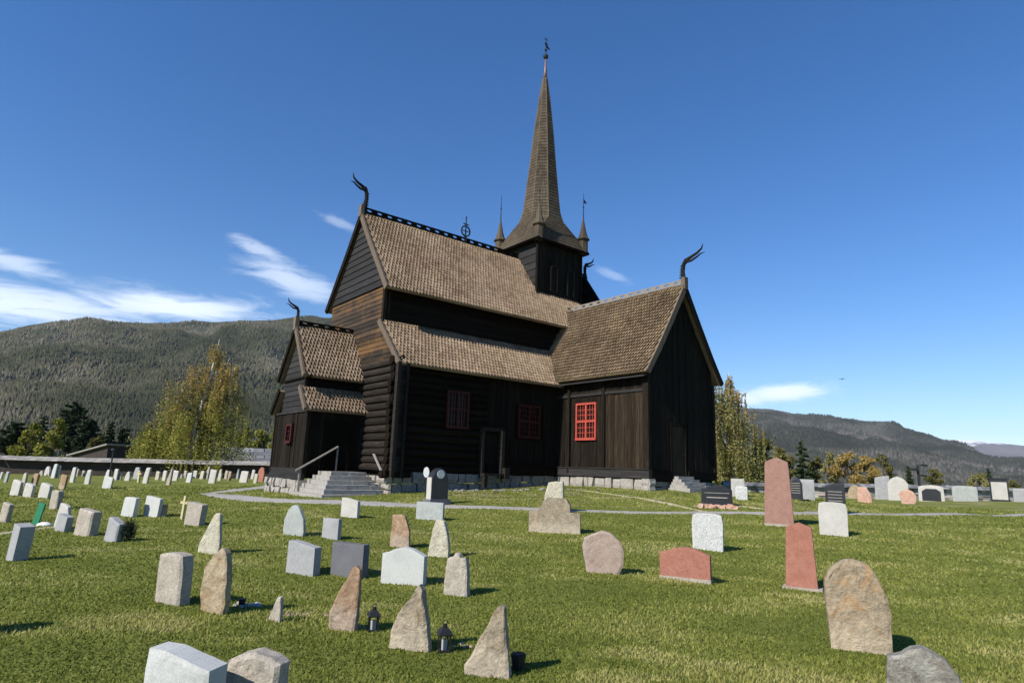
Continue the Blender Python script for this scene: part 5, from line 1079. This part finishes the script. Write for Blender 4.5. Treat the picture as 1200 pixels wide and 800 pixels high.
def birch(px, ybase, ytop, d, wpx, label, mat='lf_gold', n=26000, seed=1, weep=1.0, lean=0.0, z0f=.12, group=None, size=.13, stems=1, name='birch_tree', mat2=None, topbias=.5, clear=.0, flip=1):
    rng = np.random.default_rng(seed); random.seed(seed); p = at_depth(px, ybase, d); z = gz(p[0], p[1]); p[2] = z; H = at_depth(px, ytop, d)[2]-z; Wd = wpx*d/FPX/2
    o = empty(name, p, rng.random()*0); tag(o, label, 'tree', group); mb = MB(); mbb = MB(); tips = []
    for s_ in range(stems):
        ox = (s_-(stems-1)/2)*.5; ln = lean*H+(s_-(stems-1)/2)*H*.07; hh = H*(1-.14*s_)
        tp = [np.array((ox*.3+ln*f**1.3+math.sin(f*5+seed+s_)*.12*f, math.cos(f*4+seed)*.1, hh*f*.82)) for f in np.linspace(0, 1, 12)]; trunk_mb(mb, [tp[0]-np.array((0, 0, .3))]+tp, .024*H, .008, 8)
        nb = int(30/stems)+8
        for k in range(nb):
            f = z0f+(.97-z0f)*(k+rng.random())/nb; i = f*11; i0 = min(10, int(i)); b0 = tp[i0]+(tp[i0+1]-tp[i0])*(i-i0); a = k*2.4+rng.random()*.8
            env = (1-f)**.8*(.6+.4*min(1, f/.25))*1.3; L = max(.3, Wd*env*(.7+.45*rng.random())); up = .75-.2*rng.random()
            pts = [b0]; dirv = np.array((math.cos(a), math.sin(a)*.85, up)); q = b0.copy()
            for st in range(5): q = q+dirv*L/5; dirv = dirv+np.array((0, 0, -.28-.10*weep)); pts.append(q.copy())
            mbb.tube(pts, [max(.010, .0065*H*(1-f)*.9*(1-j/6)) for j in range(6)], 5); tips.append((pts, f, L))
    mb.build('trunk', M['bark_birch'], o, smooth=True); mbb.build('branches', M['bark_dark'], o)
    C = []; T = []
    per = n//len(tips); tot = sum(t_[2] for t_ in tips)
    for pts, f, L in tips:
        k = int(n*L/tot*(.75+.5*rng.random())); P = np.array(pts); tt = rng.random(k)**.75*5; i0 = np.minimum(tt.astype(int), 4); base = P[i0]+(P[i0+1]-P[i0])*(tt-i0)[:, None]
        ns = max(3, k//26); si = rng.integers(0, ns, k); so_ = rng.normal(0, .22*L**.5*.6+.06, (ns, 3)); so_[:, 2] *= .4; st = rng.random(ns)*5; sb = P[np.minimum(st.astype(int), 4)]+so_
        hang = rng.random(k)**.8*(.25+.30*L*weep+.04*H*weep)*(1.15-.4*f); c = sb[si]+rng.normal(0, .045, (k, 3)); c[:, 2] -= hang; c[:, 2] = np.maximum(c[:, 2], .35+.6*rng.random(k)); tx = ln*np.clip(c[:, 2]/H, 0, 1)**1.3; c = c.copy(); vv = -np.array(p[:2])/np.hypot(*p[:2]); pp = np.array((-vv[1], vv[0])); lat = c[:, :2]@pp-tx*pp[0]; fw = c[:, :2]@vv-tx*vv[0]; gap = (np.abs(lat) < .30) & (fw > -.2) & (rng.random(k) < clear) & (c[:, 2] < .66*H); c[gap, :2] += (pp[None]*np.where(lat[gap] > 0, 1, -1)[:, None])*(.45+.9*rng.random(gap.sum()))[:, None]; C.append(c); T.append(np.clip(.5+rng.normal(0, .16, k)+(rng.random(ns)[si]-.5)*.5, 0, 1))
    C = np.concatenate(C); T = np.concatenate(T)
    if mat2 is None: parts = [(C, T, mat)]
    else:
        w = (C[:, 2]/H+rng.normal(0, .12, len(C))) > topbias; parts = [(C[w], T[w], mat), (C[~w], T[~w], mat2)]
    for k, (c, tn, mm) in enumerate(parts):
        V, F = leaves(c, size, rng, .35*weep); np_mesh('crown' if k == 0 else 'lower_crown', V, F, M[mm], tn, o)
    return o
def bushy(px, ybase, ytop, d, wpx, label, mat, n=7000, seed=1, group=None, size=.18, name='tree', blobs=16, cat='tree', lowz=.1):
    rng = np.random.default_rng(seed); p = at_depth(px, ybase, d); z = gz(p[0], p[1]); p[2] = z; H = at_depth(px, ytop, d)[2]-z; Wd = wpx*d/FPX/2
    o = empty(name, p); tag(o, label, cat, group); mb = MB(); cen = []
    trunk_mb(mb, [(0, 0, -.2), (.05, 0, H*.35), (.1, .05, H*.8)], .02*H+.03, .02)
    for k in range(blobs):
        f = lowz+(.95-lowz)*((k+rng.random())/blobs); a = rng.random()*6.28; R = Wd*.72*math.sin(min(1, (1-f)*1.5+.12)*1.57)*(.5+.5*rng.random()); c = np.array((math.cos(a)*R, math.sin(a)*R, H*f)); cen.append((c, Wd*(.26+.16*rng.random())*(1.1-.55*f)))
        mb.tube([(0.05, 0, H*f*.55), tuple(c*np.array((.5, .5, .88))), tuple(c)], [.03, .02, .01], 5)
    mb.build('trunk', M['bark_dark'], o)
    C = []; T = []
    for c, r in cen:
        k = n//blobs; q = rng.normal(size=(k, 3)); q /= np.linalg.norm(q, axis=1)[:, None]; q *= (rng.random(k)**.45)[:, None]; q = q*r*np.array((1.15, 1.15, .8))*(1+.35*np.sin(q[:, :1]*9+c[0]*3)); C.append(c+q); T.append(np.clip(.5+rng.normal(0, .18, k)+(rng.random()-.5)*.4, 0, 1))
    C = np.concatenate(C); C[:, 2] = np.maximum(C[:, 2], .15); V, F = leaves(C, size, rng); np_mesh('crown', V, F, M[mat], np.concatenate(T), o); return o
def conifer(px, ybase, ytop, d, wpx, label, mat='lf_spruce', n=6000, seed=1, group=None, size=.22, name='spruce_tree', pine=False):
    rng = np.random.default_rng(seed); p = at_depth(px, ybase, d); z = gz(p[0], p[1]); p[2] = z; H = at_depth(px, ytop, d)[2]-z; Wd = wpx*d/FPX/2
    o = empty(name, p); tag(o, label, 'tree', group); mb = MB(); trunk_mb(mb, [(0, 0, -.2), (.04, 0, H*.5), (0, .03, H*.98)], .018*H+.04, .012); C = []; T = []; nb = int(26+H*2)
    for k in range(nb):
        f = (.22 if pine else .06)+(.93-(.22 if pine else .06))*k/nb; a = k*2.4+rng.random(); env = ((1-f)**.8 if not pine else (1-f)**.5*min(1, f*2.2)); L = max(.15, Wd*env*(.75+.4*rng.random())); zz = H*f
        e = np.array((math.cos(a)*L, math.sin(a)*L, (-.16 if not pine else .12)*L)); mb.tube([(0, 0, zz), tuple(np.array((0, 0, zz))+e*.6), tuple(np.array((0, 0, zz))+e)], [.03, .02, .008], 4)
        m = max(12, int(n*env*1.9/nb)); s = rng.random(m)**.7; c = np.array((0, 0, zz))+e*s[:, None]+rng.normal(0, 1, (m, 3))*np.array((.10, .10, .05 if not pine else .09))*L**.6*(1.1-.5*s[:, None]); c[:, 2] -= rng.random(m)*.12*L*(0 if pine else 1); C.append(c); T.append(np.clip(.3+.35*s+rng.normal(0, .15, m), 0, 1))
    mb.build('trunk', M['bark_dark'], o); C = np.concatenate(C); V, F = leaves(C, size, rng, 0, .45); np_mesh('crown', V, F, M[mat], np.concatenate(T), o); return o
GT = 'trees beyond the churchyard'
birch(216, 556, 352, 50, 176, 'tall weeping birch with a white leaning trunk and golden spring leaves left of the church', 'lf_gold', 50000, 11, 1.1, .15, .13, stems=2, mat2='lf_green', topbias=.42, size=.14, clear=.7)
birch(168, 555, 478, 52, 56, 'smaller yellow green birch merging with the left side of the tall weeping one', 'lf_green', 9000, 12, .9, .0, .1, size=.17)
birch(190, 555, 445, 53, 60, 'golden green birch between the small one and the tall leaning trunk', 'lf_gold', 11000, 14, 1.0, .05, .1, mat2='lf_green', size=.17)
for i, (px, yt, d, w, kind, lb) in enumerate([(8, 490, 70, 46, 'p', 'dark pine at the left edge above the fence'), (75, 464, 72, 62, 'p', 'tallest dark pine in the left group, right of the yellow green bushes'), (96, 486, 70, 44, 'p', 'dark pine just right of the tallest pine'), (40, 480, 80, 40, 's', 'dark spruce behind the two yellow green bushes'),
     (122, 488, 76, 30, 's', 'mid green spruce halfway between the pines and the birches'), (138, 498, 74, 26, 'p', 'short dark pine touching the small birch'), (-18, 486, 74, 40, 's', 'dark spruce cut by the left edge'),
     (27, 494, 60, 40, 'b', 'left yellow green bushy tree in front of the dark pines'), (56, 489, 60, 38, 'b', 'right yellow green bushy tree in front of the dark pines'), (110, 508, 66, 34, 'o', 'low olive bush under the spruce beside the pines'),
     (303, 502, 75, 36, 'b', 'yellow green tree behind the barn by the porch'), (283, 500, 78, 34, 'o', 'olive tree behind the slate roofed barn'), (322, 500, 80, 34, 'b', 'yellow green tree touching the porch wall')]):
    g = GT
    if kind == 'p': conifer(px, 556, yt, d, w, lb, 'lf_pine', 9000, 30+i, g, .30, 'pine_tree', True)
    elif kind == 's': conifer(px, 556, yt, d, w, lb, 'lf_pine', 7000, 30+i, g, .28)
    elif kind == 'b': bushy(px, 556, yt, d, w, lb, 'lf_green', 9000, 30+i, g, .22)
    else: bushy(px, 556, yt, d, w, lb, 'lf_olive', 6000, 30+i, g, .22)
birch(864, 580, 366, 56, 132, 'large thin leaved birch with pale stem directly right of the church', 'lf_grey', 24000, 21, 1.2, -.22, .2, size=.15, group=GT)
birch(858, 580, 398, 58, 120, 'dense gold and green birch at the right corner of the church', 'lf_gold', 26000, 22, 1.0, .0, .06, mat2='lf_green', size=.18, group=GT, topbias=.35)
bushy(848, 580, 470, 62, 66, 'olive leafed tree half hidden by the church corner', 'lf_olive', 13000, 23, GT, .2, blobs=22); bushy(895, 580, 512, 60, 52, 'olive bush between the right birches and the spruce', 'lf_olive', 8000, 24, GT, .2)
for i, (px, yt, d, w, kind, lb) in enumerate([(942, 510, 64, 36, 's', 'dark green spruce right of the tallest reddish pillar'), (920, 522, 66, 34, 'o', 'olive tree behind the tallest reddish pillar'), (958, 534, 66, 26, 'o', 'low olive tree against the right side of the dark spruce'),
     (972, 528, 70, 30, 'g', 'thin greyish birch above the black headstone'), (995, 530, 66, 48, 'b2', 'wide golden green tree above the stone wall'), (1018, 534, 68, 36, 'b2', 'golden tree right of the widest one above the wall'), (1037, 529, 74, 24, 'o', 'tall narrow olive tree above the tall grey slab'),
     (1067, 543, 78, 16, 's', 'small spruce left of the spotlight post'), (1096, 548, 80, 26, 'o', 'small olive tree right of the spotlight post'), (1148, 553, 86, 32, 'g', 'low greyish shrub tree near the framed white plate'), (1161, 545, 90, 16, 's', 'small spruce left of the framed white plate'), (1186, 562, 88, 24, 'o', 'low olive tree at the right edge')]):
    if kind == 's': conifer(px, 578, yt, d, w, lb, 'lf_spruce', 7000, 60+i, GT, .24)
    elif kind == 'b2': bushy(px, 578, yt, d, w, lb, 'lf_gold', 8000, 60+i, GT, .2)
    elif kind == 'g': bushy(px, 578, yt, d, w, lb, 'lf_grey', 3500, 60+i, GT, .2)
    else: bushy(px, 578, yt, d, w, lb, 'lf_olive', 5500, 60+i, GT, .2)
p = on_ground(149, 634); rng = np.random.default_rng(5); o = empty('small_shrub', p); tag(o, 'small dark shrub behind the smooth leaning grey slab', 'shrub'); m = MB()
for k in range(7): a = k*.9; m.tube([(0, 0, 0), (.1*math.cos(a), .1*math.sin(a), .3+.03*k)], .006, 4)
m.build('stems', M['bark_dark'], o); C = rng.normal(0, 1, (2600, 3))*np.array((.06, .06, .085))+np.array((0, 0, .19)); V, F = leaves(C, .028, rng); np_mesh('foliage', V, F, M['lf_pine'], rng.random(2600)*.6, o)

# ------------------------------------------------------------------ barn and shed beyond the fence
def gable_house(name, label, pL, pR, d0, d1, ytop, yeave, width, matw, matr, overh=.4, cat='barn'):
    a = at_depth(pL, yeave, d0); b = at_depth(pR, yeave, d1); L = np.linalg.norm((b-a)[:2]); rz = math.atan2(b[1]-a[1], b[0]-a[0]); zt = at_depth((pL+pR)/2, ytop, (d0+d1)/2)[2]; ze = (a[2]+b[2])/2; z0 = gz(a[0], a[1])-.4
    o = empty(name, (a[0], a[1], z0), rz); tag(o, label, cat); m = MB(); m.prism([(0, 0, 0), (0, width, 0), (0, width, ze-z0), (0, width/2, zt-z0-.15), (0, 0, ze-z0)], (L, 0, 0), .4); m.build('wall', M[matw], o)
    r = MB()
    for sg in (0, 1):
        n = max(4, int((L+2*overh)/.9)); rows = 5
        for j in range(rows):
            for i in range(n):
                x0 = -overh+(L+2*overh)*i/n+random.uniform(-.05, .05); x1 = x0+(L+2*overh)/n; f0, f1 = j/rows, (j+1)/rows+.04; E = lambda f: (width/2-(width/2+overh)*f if sg == 0 else width/2+(width/2+overh)*f, zt-z0-(zt-ze+overh*(zt-ze)/(width/2))*f)
                y0, q0 = E(f0); y1, q1 = E(f1); zo = random.uniform(0, .03); r.prism([(x0, y0, q0+zo), (x1-.02, y0, q0+zo), (x1-.02, y1, q1+.04+zo), (x0, y1, q1+.04+zo)], (0, 0, -.07))
    r.build('roof', M[matr], o); return o, L, ze-z0, zt-z0
gable_house('barn', 'long low barn with grey slate roof behind the birch trunk', 205, 262, 60, 62, 522, 541, 7, 'wall_dark', 'slate')
o, L, he, ht = gable_house('barn', 'slate roofed barn with a lean-to beside the church porch', 262, 330, 60, 62, 524, 543, 8, 'wall_dark', 'slate')
m = MB(); m.prism([(L*.42, -2.6, he-.9), (L*1.1, -2.6, he-.9), (L*1.1, .2, he+.35), (L*.42, .2, he+.35)], (0, 0, -.12)); m.build('porch_roof', M['slate'], o)
m = MB(); m.box((L*.45, -2.4, 0), (L*.48, -2.25, he-.9)); m.build('post', M['rail'], o)
a = at_depth(84, 534, 57); b = at_depth(127, 522, 55); z0 = gz(a[0], a[1])-.3; o = empty('shed', (a[0], a[1], z0), math.atan2(b[1]-a[1], b[0]-a[0])); tag(o, 'dark shed with a sloping pale edged roof behind the fence left of the lamp post', 'shed')
L = float(np.linalg.norm((b-a)[:2])); h0, h1 = a[2]-z0, b[2]-z0; m = MB(); m.prism([(0, 0, 0), (L, 0, 0), (L, 0, h1), (0, 0, h0)], (0, 4, 0)); m.build('wall', M['wall_dark'], o)
m = MB(); m.prism([(-.3, -.3, h0-.02), (L+.2, -.3, h1+.06), (L+.2, -.3, h1+.18), (-.3, -.3, h0+.10)], (0, 4.6, 0)); m.build('roof', M['cover'], o)

# bird
q = at_depth(987, 444, 70); o = empty('bird', q, .6); tag(o, 'small dark bird flying in the sky on the right', 'bird'); m = MB(); m.loft([[(x, r*math.cos(a), r*math.sin(a)) for a in np.linspace(0, 2*math.pi, 7)[:-1]] for x, r in ((-.22, .01), (-.1, .05), (.05, .06), (.16, .035), (.22, .008))]); m.build('body', M['iron'], o)
for s_ in (-1, 1): m = MB(); m.prism([(-.06, s_*.04, .02), (.08, s_*.04, .02), (.05, s_*.22, .06), (-.02, s_*.42, .03), (-.06, s_*.2, .05)], (0, 0, .012)); m.build('wing', M['iron'], o)

# ------------------------------------------------------------------ haze
hb = MB(); hb.box((-9500, -300, -60), (17000, 17500, 1500)); t = newmat('haze_air'); vol = t.n.new('ShaderNodeVolumePrincipled'); vol.inputs['Color'].default_value = (.80, .88, 1.0, 1); vol.inputs['Density'].default_value = 3.2e-5; vol.inputs['Anisotropy'].default_value = .0
t.n.remove(t.b); t.link(vol.outputs[0], t.n['Material Output'].inputs['Volume']); M['haze'] = t.m
hz = hb.build('haze', M['haze']); tag(hz, kind='stuff'); scn.cycles.volume_step_rate = 10
